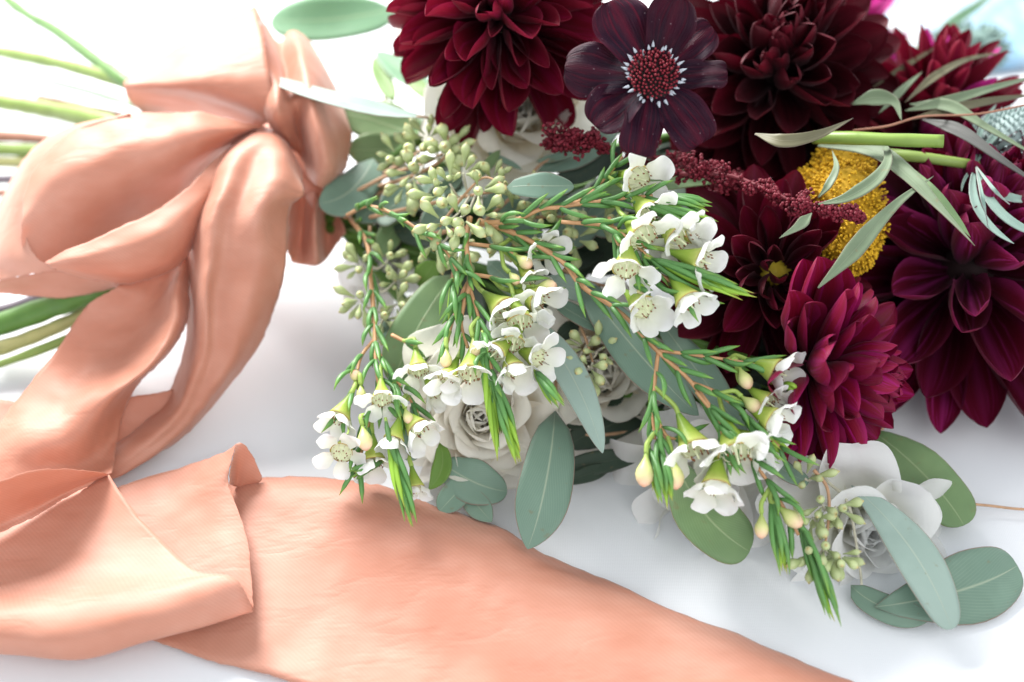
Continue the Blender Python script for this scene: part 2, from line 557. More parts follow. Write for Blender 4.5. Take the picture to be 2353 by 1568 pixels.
# middle fold with the upright curl
patch('fold', [
    [(240, 1130), (330, 1099), (430, 1069), (515, 1040), (545, 1021)],
    [(265, 1190), (360, 1160), (440, 1130), (508, 1090), (531, 1063)],
    [(320, 1260), (400, 1225), (470, 1185), (512, 1140), (527, 1110)],
    [(390, 1330), (450, 1295), (510, 1245), (538, 1195), (551, 1180)],
    [(425, 1385), (490, 1352), (540, 1322), (565, 1292), (576, 1284)],
    [(440, 1430), (500, 1404), (550, 1394), (575, 1396), (586, 1402)]],
    [[.9, 1.1, 1.5, 2.4, 2.9], [.9, 1.2, 1.6, 2.3, 2.6], [.9, 1.2, 1.6, 2.0, 2.2], [.9, 1.2, 1.6, 1.8, 1.9],
     [.8, 1.1, 1.4, 1.5, 1.5], [.7, .9, 1.1, 1.1, 1.1]])
patch('curl', [
    [(545, 1021), (560, 1021), (580, 1045), (604, 1100)],
    [(533, 1062), (550, 1072), (568, 1088), (596, 1108)],
    [(528, 1110), (540, 1118), (556, 1120), (585, 1118)]],
    [[2.9, 2.9, 2.3, 1.1], [2.55, 1.9, 1.5, 1.0], [2.1, .9, .8, .7]], wob=0.0004)
# near fold, lower left
patch('fold', [
    [(-120, 1255), (0, 1205), (90, 1168), (180, 1124), (252, 1090)],
    [(-110, 1310), (0, 1285), (110, 1250), (220, 1215), (332, 1200)],
    [(-100, 1375), (0, 1362), (140, 1340), (290, 1312), (440, 1302)],
    [(-100, 1425), (0, 1415), (160, 1402), (340, 1370), (530, 1324)],
    [(-100, 1468), (0, 1468), (170, 1465), (360, 1420), (563, 1358)],
    [(-100, 1496), (0, 1503), (180, 1514), (365, 1468), (582, 1404)],
    [(-100, 1490), (0, 1495), (180, 1505), (365, 1458), (572, 1388)]],
    [[1.5, 1.5, 1.6, 1.8, 2.2], [1.4, 1.4, 1.5, 1.7, 1.9], [1.9, 1.9, 1.9, 1.9, 2.0], [2.4, 2.5, 2.5, 2.4, 2.4],
     [2.0, 2.2, 2.3, 2.2, 2.1], [.8, 1.0, 1.1, 1.2, 1.3], [.2, .2, .2, .5, .9]])
patch('rolled_edge', [
    [(-120, 1140), (0, 1106), (60, 1086), (125, 1077), (190, 1081), (250, 1089)],
    [(-110, 1170), (0, 1150), (70, 1128), (130, 1112), (190, 1100), (249, 1091)],
    [(-105, 1240), (0, 1200), (75, 1166), (132, 1138), (188, 1113), (247, 1093)],
    [(-100, 1268), (0, 1226), (80, 1188), (132, 1156), (187, 1124), (246, 1096)]],
    [[4.8, 4.8, 4.8, 4.4, 3.5, 2.4], [3.4, 3.4, 3.4, 3.2, 2.8, 2.3], [2.0, 2.0, 2.0, 2.0, 2.1, 2.1], [1.7, 1.7, 1.7, 1.8, 1.9, 2.0]], wob=0.0006)
# orange tail falling left from the knot
patch('tail', [
    [(290, 630), (335, 630), (385, 610), (418, 590), (440, 560)],
    [(268, 660), (312, 680), (362, 682), (405, 668), (437, 640)],
    [(203, 705), (262, 742), (332, 762), (392, 752), (433, 728)],
    [(140, 790), (202, 832), (282, 845), (350, 836), (398, 806)],
    [(68, 890), (140, 932), (212, 922), (270, 912), (318, 884)],
    [(0, 968), (80, 1002), (170, 1003), (232, 985), (278, 950)],
    [(-60, 1050), (30, 1072), (130, 1072), (210, 1062), (262, 1020)],
    [(-90, 1135), (0, 1140), (100, 1132), (200, 1108), (254, 1086)]],
    [[5, 5, 5, 5.4, 5], [4.9, 4.5, 4.5, 5.7, 5], [4.2, 3.6, 3.9, 5.2, 4.3], [3.4, 2.9, 3.4, 4.6, 3.2],
     [2.8, 2.9, 3.5, 3.7, 2.3], [2.3, 2.9, 2.8, 2.1, 1.6], [1.8, 2.2, 1.8, 1.2, 1.1], [1.6, 1.7, 1.6, 1.5, 1.6]], wob=0.0022)
patch('tail', [
    [(270, 918), (350, 904), (420, 886)], [(262, 985), (325, 968), (395, 948)], [(255, 1060), (290, 1030), (350, 992)]],
    [[1.6, 1.7, 1.6], [.8, .8, .9], [.3, .3, .3]])
patch('tail', [[(-90, 905), (-20, 912), (40, 925)], [(-90, 990), (-30, 985), (20, 975)]], [[.6, .6, .5], [.3, .3, .3]])
# fold hanging from the knot towards the table
patch('hanging_fold', [
    [(585, 300), (608, 292), (635, 298), (660, 322), (690, 380)],
    [(545, 322), (580, 309), (622, 313), (660, 345), (697, 415)],
    [(482, 400), (520, 386), (580, 385), (640, 405), (700, 443)],
    [(441, 500), (485, 488), (530, 515), (600, 500), (664, 474)],
    [(428, 600), (472, 600), (508, 625), (590, 600), (657, 600)],
    [(431, 720), (466, 722), (496, 745), (570, 730), (636, 702)],
    [(414, 832), (450, 834), (478, 856), (530, 842), (586, 806)],
    [(358, 937), (394, 950), (415, 966), (455, 950), (503, 917)],
    [(262, 1022), (288, 1045), (300, 1064), (330, 1066), (395, 1022)],
    [(180, 1062), (190, 1082), (200, 1100), (225, 1112), (262, 1092)]],
    [[6, 7, 7.4, 7.2, 6.4], [7.8, 9.2, 9.4, 9.0, 7.8], [7.6, 9.3, 9.2, 9.3, 8.3], [6.6, 8.6, 8.1, 8.5, 7.6],
     [5.1, 7.0, 6.5, 6.8, 6.1], [3.7, 5.4, 4.9, 5.1, 4.4], [2.2, 3.6, 3.2, 3.3, 2.7], [1.0, 1.9, 1.6, 1.5, .9],
     [.5, 1.0, .8, .6, .3], [.3, .5, .3, .3, .3]], wob=0.0022)
# left bow loop
patch('bow_loop', [
    [(610, 288), (525, 273), (430, 258), (300, 263), (180, 298), (100, 370), (56, 460)],
    [(592, 292), (510, 308), (410, 318), (290, 340), (180, 390), (100, 450), (50, 508)],
    [(582, 298), (492, 348), (392, 385), (280, 425), (178, 470), (106, 520), (50, 558)],
    [(572, 306), (485, 378), (405, 458), (322, 505), (246, 552), (150, 600), (66, 612)]],
    [[9, 9.8, 10.3, 10.3, 9.8, 9, 8.2], [8.9, 9.7, 10.1, 10.0, 9.4, 8.6, 7.9], [8.1, 8.6, 8.9, 8.5, 7.9, 7.3, 7.0], [7.0, 6.8, 6.2, 5.6, 5.3, 5.4, 5.9]], wob=0.0020)
patch('bow_loop', [
    [(300, 263), (180, 298), (100, 370), (62, 460), (60, 540), (84, 590), (132, 621)],
    [(296, 259), (165, 290), (82, 345), (38, 430), (18, 520), (22, 590), (70, 632)],
    [(290, 266), (150, 300), (68, 350), (10, 440), (-22, 530), (-30, 600), (0, 645)]],
    [[10.4, 9.8, 9, 8.2, 7.2, 6.6, 6.2], [10.0, 9.4, 8.6, 7.8, 6.8, 6.2, 5.8], [8.8, 8.0, 7.0, 6.2, 5.4, 5.0, 5.0]], wob=0.0006)
patch('bow_loop', [
    [(105, 606), (150, 578), (245, 537), (340, 492), (420, 440), (500, 368), (580, 310)],
    [(110, 612), (165, 602), (255, 582), (340, 552), (410, 512), (472, 450), (562, 345)],
    [(120, 618), (185, 624), (275, 628), (345, 608), (405, 575), (455, 520), (540, 400)],
    [(130, 622), (200, 641), (287, 653), (357, 634), (418, 602), (450, 555), (520, 450)]],
    [[6.6, 7.2, 7.8, 8.3, 8.6, 8.7, 8.5], [6.7, 7.1, 7.5, 7.9, 8.1, 8.3, 8.4], [6.2, 6.3, 6.4, 6.6, 6.9, 7.3, 7.8], [5.6, 5.4, 5.2, 5.4, 5.8, 6.2, 7.0]], wob=0.0016)
patch('bow_loop', [
    [(-20, 648), (60, 634), (130, 623), (205, 641), (287, 652)],
    [(-20, 660), (60, 660), (135, 660), (210, 660), (282, 655)],
    [(-20, 670), (60, 680), (140, 685), (210, 674), (276, 658)]],
    [[5, 5.2, 5.4, 5.2, 5.0], [4.2, 4.2, 4.2, 4.4, 4.6], [3.9, 3.6, 3.6, 3.8, 4.2]], wob=0.0006)
# upper bow loop, standing up behind the knot
patch('bow_loop', [
    [(283, 190), (380, 126), (480, 68), (587, 14)],
    [(286, 194), (400, 160), (500, 122), (604, 92)],
    [(284, 197), (420, 192), (520, 186), (618, 176)],
    [(287, 203), (430, 213), (540, 230), (624, 252)],
    [(296, 226), (430, 236), (535, 252), (612, 278)],
    [(330, 262), (430, 262), (530, 275), (600, 294)]],
    [[9.5, 10.2, 11.0, 11.6], [9.6, 10.5, 11.2, 11.8], [9.6, 10.4, 10.9, 11.2], [9.4, 9.8, 10.0, 10.0], [7.8, 8.2, 8.4, 8.6], [6.0, 6.2, 6.4, 6.8]], wob=0.0015)
patch('knot', [
    [(588, 14), (612, 60), (642, 96), (672, 72), (704, 84), (742, 130), (772, 195)],
    [(604, 92), (628, 115), (650, 125), (682, 112), (712, 124), (752, 165), (786, 226)],
    [(612, 176), (640, 190), (662, 196), (695, 196), (722, 205), (764, 234), (800, 286)],
    [(606, 246), (634, 250), (664, 254), (690, 252), (722, 268), (770, 290), (806, 318)],
    [(622, 292), (648, 296), (676, 300), (694, 312), (728, 330), (770, 350), (800, 368)],
    [(640, 316), (664, 326), (690, 338), (706, 362), (736, 384), (768, 398), (785, 402)],
    [(662, 330), (682, 345), (702, 372), (712, 408), (728, 428), (750, 432), (770, 420)]],
    [[11.2, 9.8, 8.4, 9.6, 9.6, 8.8, 7.6], [11.4, 10.6, 9.2, 10.6, 10.4, 9.4, 8.2], [11, 10.9, 10.2, 10.9, 10.8, 9.6, 8.3], [10, 10.6, 10.2, 9.9, 10.4, 9.4, 8.0],
     [8.8, 9.2, 8.8, 8.2, 9.5, 8.8, 7.2], [7.8, 8.1, 7.6, 7.4, 8.4, 7.9, 6.4], [6.8, 7.0, 6.6, 6.6, 7.2, 6.8, 5.8]], wob=0.0016)
patch('knot', [
    [(570, 275), (640, 275), (700, 300), (750, 360)], [(580, 330), (650, 345), (700, 385), (745, 430)], [(600, 400), (650, 420), (700, 455), (740, 490)]],
    [[6, 6, 6, 5.6], [6.2, 6.4, 6.2, 5.8], [5, 5, 5, 4.8]])
patch('knot_end', [
    [(655, 480), (690, 452), (725, 436), (752, 440), (772, 470)],
    [(660, 525), (690, 500), (722, 478), (752, 500), (792, 528)],
    [(662, 572), (692, 552), (722, 530), (752, 545), (788, 542)],
    [(676, 600), (700, 606), (730, 606), (756, 590), (778, 556)],
    [(690, 590), (705, 596), (728, 596), (748, 582), (765, 560)]],
    [[6, 5.0, 5.6, 4.8, 4.6], [5.6, 4.4, 5.6, 4.2, 4.6], [4.6, 3.8, 5.0, 3.6, 4.2], [3.6, 3.6, 3.9, 3.4, 3.7], [3.0, 2.9, 3.0, 2.9, 3.2]], wob=0.002)

# ------------------------------------------------------------------ loose stems behind the knot
STEMS = [
    ('slim green flower stem slanting from the table up to the top of the knot', [(-40, -45, 3), (60, 32, 4), (130, 72, 5), (262, 170, 7), (330, 215, 7.5)], 10, M_STEM_G),
    ('pale olive flower stem meeting the slim green stem at the upper loop', [(-40, 112, 4), (130, 145, 5.5), (285, 188, 7), (360, 215, 7.5)], 11, M_STEM_P),
    ('mint coloured flower stem under the pale olive stem', [(-40, 150, 1), (150, 196, 2), (330, 245, 3.5)], 7, M_STEM_M),
    ('thick light green flower stem running in behind the left loop', [(-40, 228, 3), (120, 254, 4), (260, 284, 5.5), (330, 300, 6)], 15, M_STEM_P),
    ('thin reddish flower stem tapering above the thick light green stem', [(90, 226, 3), (190, 248, 4), (320, 276, 5.5)], 7, M_STEM_B),
    ('brown flower stem below the thick light green stem', [(-40, 312, 2.5), (60, 316, 3), (200, 330, 4)], 9, M_STEM_B),
    ('wide yellow green flower stem beneath the brown stem', [(-40, 342, 2), (60, 346, 2.5), (200, 355, 3.5)], 11, M_STEM_P),
    ('short green flower stem beside the left end of the loop', [(-40, 372, 1.5), (60, 374, 2), (200, 380, 3)], 10, M_STEM_O),
    ('dark purple flower stem beside the left end of the loop', [(-40, 414, 1.2), (60, 410, 2), (200, 400, 3)], 8, M_STEM_V),
    ('reddish purple flower stem, lowest of those beside the left loop', [(-40, 446, 1), (60, 440, 1.6), (200, 430, 3)], 7, M_STEM_B),
    ('grey violet flower stem under the left loop', [(-40, 728, 1.5), (60, 700, 2), (150, 674, 3), (280, 620, 4)], 12, M_STEM_V),
    ('thickest bright green flower stem under the left loop', [(-40, 760, 1.4), (60, 726, 2), (160, 690, 3), (290, 640, 4)], 21, M_STEM_G),
    ('olive flower stem lying below the thickest green stem', [(-40, 812, .8), (60, 780, 1.2), (180, 728, 2), (280, 670, 3)], 13, M_STEM_O),
    ('thin green flower stem lowest on the table by the orange tail', [(-40, 850, .5), (60, 816, .9), (160, 776, 1.5), (260, 720, 2.5)], 8, M_STEM_P),
]
for lab, pts, r, mat in STEMS:
    w = [P(*p) for p in pts]
    t = thing('flower_stem', lab, 'stem', w[0], 'loose stems behind the knot')
    rr = 1.35 * r * mpp(w[1])
    tube('stalk', w, rr * 0.95, rr, mat, t, 12, 8, 0.25)

# ------------------------------------------------------------------ leaves
def leaf_mesh_pts(pts, wmax, nrm, shape='lance', fold=0.10, wav=0.04, curlw=0.0, m=9, roll=0.0, twist=0.0, ts=None):
    n = len(pts)
    out = []
    ph = rnd(0, 6)
    ts = ts or [i / (n - 1) for i in range(n)]
    for i, p in enumerate(pts):
        t = ts[i]
        tg = (pts[min(i + 1, n - 1)] - pts[max(i - 1, 0)]).normalized()
        x = tg.cross(nrm).normalized()
        z = x.cross(tg)
        a = roll + twist * t
        x, z = x * math.cos(a) + z * math.sin(a), z * math.cos(a) - x * math.sin(a)
        if shape == 'lance':
            w = (t ** 0.7) * ((1 - t) ** 0.75) / 0.372
        elif shape == 'round':
            w = (t ** 0.8) * ((1 - t) ** 0.42) / 0.475
        elif shape == 'oval':
            w = (t ** 0.55) * ((1 - t) ** 0.5) / 0.482
        else:                                       # blade
            w = min(1, (t * 3.2 + 0.10)) * min(1, ((1 - t) * 1.7) ** 0.9)
        w = max(0.012, w) * wmax * 0.5 * (1 + .05 * math.sin(9 * t + ph * 3))
        row = []
        for j in range(m):
            s = -1 + 2 * j / (m - 1)
            zz = fold * abs(s) ** 1.3 * w + wav * w * (1.5 * math.sin(5.2 * t + ph + s * 1.6) + .7 * abs(s) * math.sin(13 * t + 2 * ph + s))
            row.append(p + x * (s * w) + z * zz)
        out.append(row)
    return out


def leaf(parent, base, tip, wpx, mat, shape='lance', bow=(0, 0, 0), roll=0.0, fold=0.10, name='leaf', wav=0.05, face=None, petiole=0.0, seg=16, twist=0.0):
    b, t = P(*base), P(*tip)
    mid = P((base[0] + tip[0]) / 2 + bow[0], (base[1] + tip[1]) / 2 + bow[1], (base[2] + tip[2]) / 2 + bow[2])
    ctrl = 2 * mid - (b + t) / 2
    pts = []
    for i in range(seg + 1):
        k = 1 - (1 - i / seg) ** 1.9
        pts.append(b * (1 - k) ** 2 + ctrl * 2 * k * (1 - k) + t * k * k)
    nrm = face or (BV * 0.75 + Vector((0, 0, 1)) * 0.35).normalized()
    o0 = WM[parent.name].translation
    g = leaf_mesh_pts([p - o0 for p in pts], wpx * mpp(mid), nrm, shape, fold, wav, roll=math.radians(roll), twist=math.radians(twist), ts=[1 - (1 - i / seg) ** 1.9 for i in range(seg + 1)])
    o = link(name, grid_mesh(name, g, mat), parent, Matrix.Translation(o0))
    s = o.modifiers.new('thickness', 'SOLIDIFY')
    s.thickness, s.offset = 0.0004, 0
    if petiole:
        d = (pts[0] - pts[1]).normalized()
        tube('petiole', [pts[0] + d * petiole, pts[0] + d * petiole * 0.4, pts[1]], 0.0007, 0.0006, M_SEEDTWIG, parent, 6, 4)
    return o


def sprig(label, stem, r, leaves, twig=None, group='eucalyptus sprigs', name='eucalyptus_sprig', cat='eucalyptus'):
    w = [P(*p) for p in stem]
    t = thing(name, label, cat, w[0], group)
    tube('stem', w, r, r * 0.6, twig or M_SEEDTWIG, t, 7, 6, 0.2)
    for L in leaves:
        leaf(t, *L[:4], **(L[4] if len(L) > 4 else {}))
    return t


R = dict
sprig('mint green eucalyptus leaf behind the upper ribbon loop', [(800, 420, 5), (880, 250, 6), (925, 20, 7), (940, -40, 7)], .0011, [
    ((912, 22, 7), (622, 48, 7.5), 118, M_MINT, R(bow=(5, 8, .5), shape='oval')),
    ((940, -20, 7), (1010, 120, 6.5), 70, M_MINT, R(shape='oval'))])
sprig('frosted eucalyptus sprig whose long pale leaf crosses the knot', [(830, 440, 6), (960, 400, 8), (1035, 345, 9.6), (1012, 280, 10.2), (1020, 200, 10)], .0010, [
    ((1000, 273, 10.1), (583, 167, 10.8), 72, M_EUC_PALE, R(bow=(10, 18, .3), petiole=.006, face=Vector((-.2, .25, 1)))),
    ((1016, 282, 10), (1022, 165, 9.4), 34, M_LIME, R(bow=(4, 0, 0))),
])
sprig('green eucalyptus leaves between the knot and the seed heads', [(800, 440, 6), (900, 390, 6.6), (985, 330, 7.4), (1040, 250, 8)], .0012, [
    ((1000, 330, 7.2), (770, 258, 7.6), 100, M_EUC_GREEN, R(bow=(0, -8, 0), shape='oval')),
    ((960, 345, 7), (800, 345, 7), 80, M_EUC_GREEN, R(shape='oval', roll=12)),
    ((1010, 300, 7.4), (820, 262, 7.0), 60, M_EUC, R(roll=-20)),
    ((1000, 225, 7), (868, 118, 7), 70, M_MINT, R(shape='oval', roll=-25)),
    ((905, 235, 6.6), (858, 132, 7), 42, M_LIME, R()),
    ((990, 230, 8), (935, 170, 8), 36, M_LIME, R()),
])
sprig('rounded dark blue green eucalyptus leaves at the throat of the knot', [(790, 500, 5), (850, 460, 6), (900, 430, 6.5), (980, 420, 7)], .0012, [
    ((858, 365, 7), (733, 468, 6.6), 105, M_EUC, R(bow=(16, 18, 0), shape='oval', fold=-.05)),
    ((968, 425, 7.4), (880, 490, 7.0), 80, M_EUC, R(shape='oval')),
    ((930, 480, 6.2), (870, 590, 5), 60, M_EUC_GREEN, R()),
    ((1000, 560, 6), (905, 520, 6), 55, M_EUC_SHADE, R()),
])
sprig('small oval eucalyptus leaf with red rim lying over the seed heads', [(1010, 520, 8), (1075, 440, 10), (1115, 408, 10.6), (1165, 430, 10.9)], .0007, [
    ((1163, 431, 10.9), (1318, 428, 11.0), 62, M_EUC, R(bow=(0, -2, .3), shape='oval', fold=.04))])
sprig('slender eucalyptus leaves fanned below the white rose and dark flower', [(1100, 520, 7.5), (1200, 430, 8.4), (1240, 380, 8.8), (1300, 350, 9)], .0009, [
    ((1320, 462, 9.0), (1645, 420, 9.4), 52, M_EUC_GREEN, R(bow=(0, -14, .3), roll=20)),
    ((1232, 372, 8.8), (1325, 352, 9.2), 20, M_EUC, R()),
    ((1235, 395, 8.6), (1425, 282, 8.8), 70, M_EUC, R(bow=(10, 12, 0), roll=15)),
    ((1260, 420, 8.3), (1440, 330, 8.4), 50, M_EUC_SHADE, R(bow=(8, 14, 0))),
    ((1120, 350, 9), (1200, 390, 8.8), 16, M_EUC, R()),
    ((1150, 345, 9.2), (1095, 410, 8.8), 26, M_EUC_GREEN, R(roll=35)),
])
sprig('broad green eucalyptus leaves hanging in front of the seed stalks', [(1050, 540, 7), (1045, 600, 6.4), (1035, 660, 5.6), (1020, 700, 5)], .0009, [
    ((1045, 632, 5.6), (900, 878, 3.4), 118, M_EUC_GREEN, R(bow=(-6, -10, .6), shape='oval')),
    ((1000, 600, 6.0), (965, 660, 5), 60, M_LIME, R(shape='oval')),
    ((900, 790, 4), (880, 730, 4.4), 40, M_EUC, R()),
    ((1060, 820, 4.2), (960, 980, 2.6), 90, M_EUC, R(shape='oval', bow=(-8, 0, 0))),
    ((1010, 1015, 2.2), (985, 1125, 1), 46, M_LIME, R(bow=(18, 4, 0))),
    ((960, 930, 2.4), (940, 1060, 1.2), 70, M_EUC, R(shape='oval')),
])
sprig('large hanging blue green eucalyptus leaves behind the long flowering branch', [(1180, 560, 7.4), (1260, 600, 7), (1330, 640, 6.6), (1400, 660, 6)], .0010, [
    ((1335, 640, 6.4), (1605, 955, 4.4), 112, M_EUC, R(bow=(-6, 12, .5), shape='lance', fold=.06)),
    ((1510, 730, 5.2), (1720, 1010, 3.2), 80, M_EUC, R(bow=(0, 0, .3))),
    ((1228, 735, 6.0), (1385, 1042, 4.2), 74, M_EUC_PALE, R(bow=(14, -12, .5))),
    ((1270, 690, 6.2), (1390, 765, 5.6), 52, M_EUC, R(roll=20)),
    ((1250, 640, 6.6), (1400, 690, 6.0), 60, M_EUC_PALE, R(roll=-15)),
    ((1120, 600, 6.6), (1220, 690, 6.0), 60, M_EUC, R(shape='oval')),
    ((1280, 780, 4.6), (1330, 740, 5), 40, M_EUC_SHADE, R()),
])
sprig('pale pointed eucalyptus leaf with clear midrib reaching the ribbon tail', [(1250, 760, 4), (1275, 860, 3.6), (1278, 945, 3)], .0009, [
    ((1276, 945, 3.2), (1212, 1262, 1.3), 132, M_EUC, R(bow=(10, 10, .4), shape='lance', fold=.05)),
    ((1010, 1060, 1.6), (1165, 1130, 1.0), 100, M_EUC, R(shape='oval', bow=(0, 12, 0))),
    ((1100, 1080, 1.2), (1010, 1175, .8), 70, M_EUC, R(shape='oval')),
    ((1060, 1120, .9), (1130, 1200, .6), 60, M_EUC, R()),
])
sprig('eucalyptus leaves with shade painted into their colour lying under the bouquet', [(1240, 980, 1), (1330, 1000, 1), (1450, 990, 1), (1520, 940, 1.5)], .0010, [
    ((1290, 1030, .9), (1500, 950, 1.4), 80, M_EUC_SHADE, R(bow=(0, -10, 0))),
    ((1280, 1075, .6), (1490, 1040, .8), 56, M_EUC_SHADE, R(bow=(0, 4, 0))),
    ((1300, 985, 1.4), (1450, 880, 2), 70, M_EUC_SHADE, R()),
    ((1480, 1010, 1), (1620, 900, 2), 80, M_EUC_SHADE, R()),
    ((1290, 1110, .5), (1410, 1070, .5), 40, M_EUC_SHADE, R()),
    ((1560, 960, 1), (1700, 1030, 1.2), 60, M_EUC_SHADE, R()),
])
sprig('wide rounded olive green eucalyptus leaf under the lower white blossoms', [(1500, 960, 3), (1535, 1020, 3), (1560, 1062, 3)], .0009, [
    ((1552, 1050, 3.2), (1722, 1268, 2.2), 150, M_EUC_GREEN, R(bow=(-22, 14, .3), shape='round', fold=.03)),
    ((1740, 1010, 3.6), (1858, 1108, 2.8), 52, M_EUC, R(bow=(-12, 12, 0), shape='round', roll=15)),
])
sprig('trio of rounded pale eucalyptus leaves at the end by the white open flower', [(1880, 1080, 3), (1905, 1110, 3), (1950, 1160, 2.8), (1975, 1300, .8), (1980, 1345, .5)], .0009, [
    ((1956, 1116, 3.2), (2186, 1446, 1.0), 108, M_EUC_PALE, R(bow=(18, -26, .6), shape='round', fold=.05)),
    ((2010, 1395, .5), (2338, 1300, .7), 170, M_EUC, R(bow=(30, 10, .2), shape='round', fold=.03)),
    ((1955, 1345, .4), (2135, 1420, .35), 70, M_EUC, R(bow=(-14, 14, 0), shape='oval', fold=.0)),
], twig=M_STALK)
sprig('dark green eucalyptus leaf lying on the table below the big wine dahlia', [(1960, 1040, 1.2), (2000, 1000, 1.6), (2030, 985, 1.6)], .0009, [
    ((1995, 985, 1.7), (2214, 1208, .7), 128, M_EUC_GREEN, R(bow=(22, -4, .2), shape='round', fold=.03))])

t = thing('dry_stalk', 'thin tan stalk lying on the white cloth at the dark leaf tip', 'stalk', P(2214, 1160, .3))
tube('stalk', [P(2200, 1156, .5), P(2270, 1162, .3), P(2340, 1170, .25), P(2420, 1172, .25)], .0006, .0006, M_SEEDTWIG, t, 7, 6)

# ------------------------------------------------------------------ petals and flowers
def petal_mesh(name, mat, w=0.3, cup=0.5, bend=0.4, p=0.6, q=0.6, base=0.2, edge=0.0, wav=0.0, n=11, m=9, notch=0.0, pleat=0.0, lip=0.0):
    """unit-long petal: base at the origin, +Y along it, +Z its inner face"""
    pk = max(((i / 200) ** p) * ((1 - i / 200) ** q) for i in range(201))
    rows = []
    y = z = 0.0
    for i in range(n):
        t = 1 - (1 - i / (n - 1)) ** 1.7
        tt = t
        a = bend * (tt ** 1.4) - lip * max(0.0, (tt - 0.62) / 0.38) ** 1.5
        if i:
            dt = t - tp
            y += math.cos(a) * dt
            z += math.sin(a) * dt
        tp = t
        f = (max(tt, 0.0) ** p) * (max(1 - tt, 0.0) ** q) / pk
        f = max(f, base * (1 - t) if t < 0.5 else 0.03)
        hw = w * f
        row = []
        for j in range(m):
            s = -1 + 2 * j / (m - 1)
            cz = cup * hw * (s * s) * (1 - 0.35 * t) + edge * hw * abs(s) ** 4
            cx = hw * s * (1 - 0.22 * min(1.2, abs(cup)) * s * s)
            wz = wav * hw * math.sin(9 * t + 2.2 * s) * abs(s) + pleat * hw * math.cos(s * 7.5) * t
            yy = -notch * (1 - min(1, abs(abs(s) - 0.5) * 2)) * max(0, t - .8) * 0 
            ny_, nz_ = -math.sin(a), math.cos(a)
            zz = cz + wz
            row.append(Vector((cx, y + ny_ * zz + yy, z + nz_ * zz)))
        rows.append(row)
    return grid_mesh(name, rows, mat)


def petal_set(key, mat, n=5, **kw):
    out = []
    for i in range(n):
        k = dict(kw)
        for a in ('w', 'cup', 'bend'):
            if a in k:
                k[a] *= rnd(0.72, 1.28)
        k['wav'] = k.get('wav', 0) + rnd(0, 0.22)
        out.append(petal_mesh(key, mat, **k))
    return out


def core_mesh(mat):
    return lathe_mesh('core', [(0.001, -1), (0.55, -0.8), (0.85, -0.4), (1, 0), (0.85, 0.5), (0.5, 0.85), (0.001, 1)], 12, mat)


BIND = P(745, 490, 4.0)


def dahlia(label, centre, axis, rad, N, inner, outer, th0=8, th1=105, lmin=0.35, r0=0.16, sink=0.35, spread=0.0, core=None, extra=None, jit=7, pw=0.85, coresize=1.0):
    c = P(*centre)
    ax = cdir(*axis)
    t = thing('dahlia', label, 'dahlia', c - ax * rad * 0.3, 'dahlias in the bouquet')
    e1 = ax.cross(Vector((0.13, 0.9, 0.31))).normalized()
    e2 = ax.cross(e1)
    link('core', core_mesh(core or M_DARKCORE), t, Matrix.Translation(c - ax * rad * 0.10) @ frame(ax, e1) @ Matrix.Scale(rad * r0 * 1.25 * coresize, 4))
    off = rnd(0, 6)
    for i in range(N):
        f = i / (N - 1)
        th = math.radians(th0 + (th1 - th0) * f ** pw + rnd(-jit, jit) * (0.4 + 0.6 * f))
        ph = off + i * 2.399963 + rnd(-0.12, 0.12)
        radial = e1 * math.cos(ph) + e2 * math.sin(ph)
        d = ax * math.cos(th) + radial * math.sin(th)
        z = ax * math.sin(th) - radial * math.cos(th)
        z = Matrix.Rotation(rnd(-0.55, 0.55), 3, d) @ z
        L = rad * (lmin + (1 - lmin) * f ** 0.55) * rnd(0.88, 1.08)
        b = c + d * rad * r0 - ax * rad * sink * f
        tipz = (b + d * L).z
        if tipz < .006:
            d = (d + Vector((0, 0, (.006 - tipz) / L))).normalized()
        me = random.choice(outer if f > rnd(0.30, 0.50) else inner)
        if extra and random.random() < extra[0]:
            me = random.choice(extra[1])
        sx = L * rnd(0.78, 1.15)
        link('petal', me, t, Matrix.Translation(b) @ frame(d, z) @ Matrix.Diagonal((sx, L, L, 1)))
    # stalk down to the binding
    s0 = c - ax * rad * 0.35
    m1 = s0 - ax * 0.03
    m1.z = max(m1.z, 0.015)
    m2 = m1.lerp(BIND, 0.55)
    tube('stalk', [s0, m1, m2, BIND + Vector((rnd(-.01, .01), rnd(-.01, .01), rnd(-.008, .008)))], .003, .003, M_STEM_G, t, 7, 5)
    return t


in_red = petal_set('petal', M_D_RED, 4, w=.25, cup=1.15, bend=.9, p=.8, q=.42, edge=.25)
out_red = petal_set('petal', M_D_RED, 10, w=.225, cup=1.05, bend=.30, p=.75, q=.40, edge=.30, lip=.2)
dahlia('largest burgundy dahlia with rounded petals above the white rose', (1146, 12, 15.0), (-.05, .42, .90), .0500, 125, in_red, out_red, th0=6, th1=118, lmin=.34, jit=11)

in_blk = petal_set('petal', M_D_BLACK, 4, w=.22, cup=1.2, bend=.8, p=.8, q=.5, edge=.2)
out_blk = petal_set('petal', M_D_BLACK, 6, w=.25, cup=.6, bend=.35, p=.8, q=.55, edge=.2)
dahlia('almost black red dahlia behind the chocolate flower', (1790, 150, 11.5), (-.12, .30, .93), .0555, 120, in_blk, out_blk, th0=4, th1=118, lmin=.34)

in_wine = petal_set('petal', M_D_WINE, 4, w=.24, cup=1.1, bend=.7, p=.8, q=.5, edge=.2)
out_wine = petal_set('petal', M_D_WINE, 6, w=.24, cup=.55, bend=.25, p=.8, q=.6, edge=.25)
dahlia('open wine red dahlia with a small yellow centre among the waxflowers', (1778, 628, 7.0), (.10, .16, .98), .0490, 62, in_wine, out_wine, th0=34, th1=106, lmin=.40, core=M_YCENTRE, jit=10, coresize=1.0)

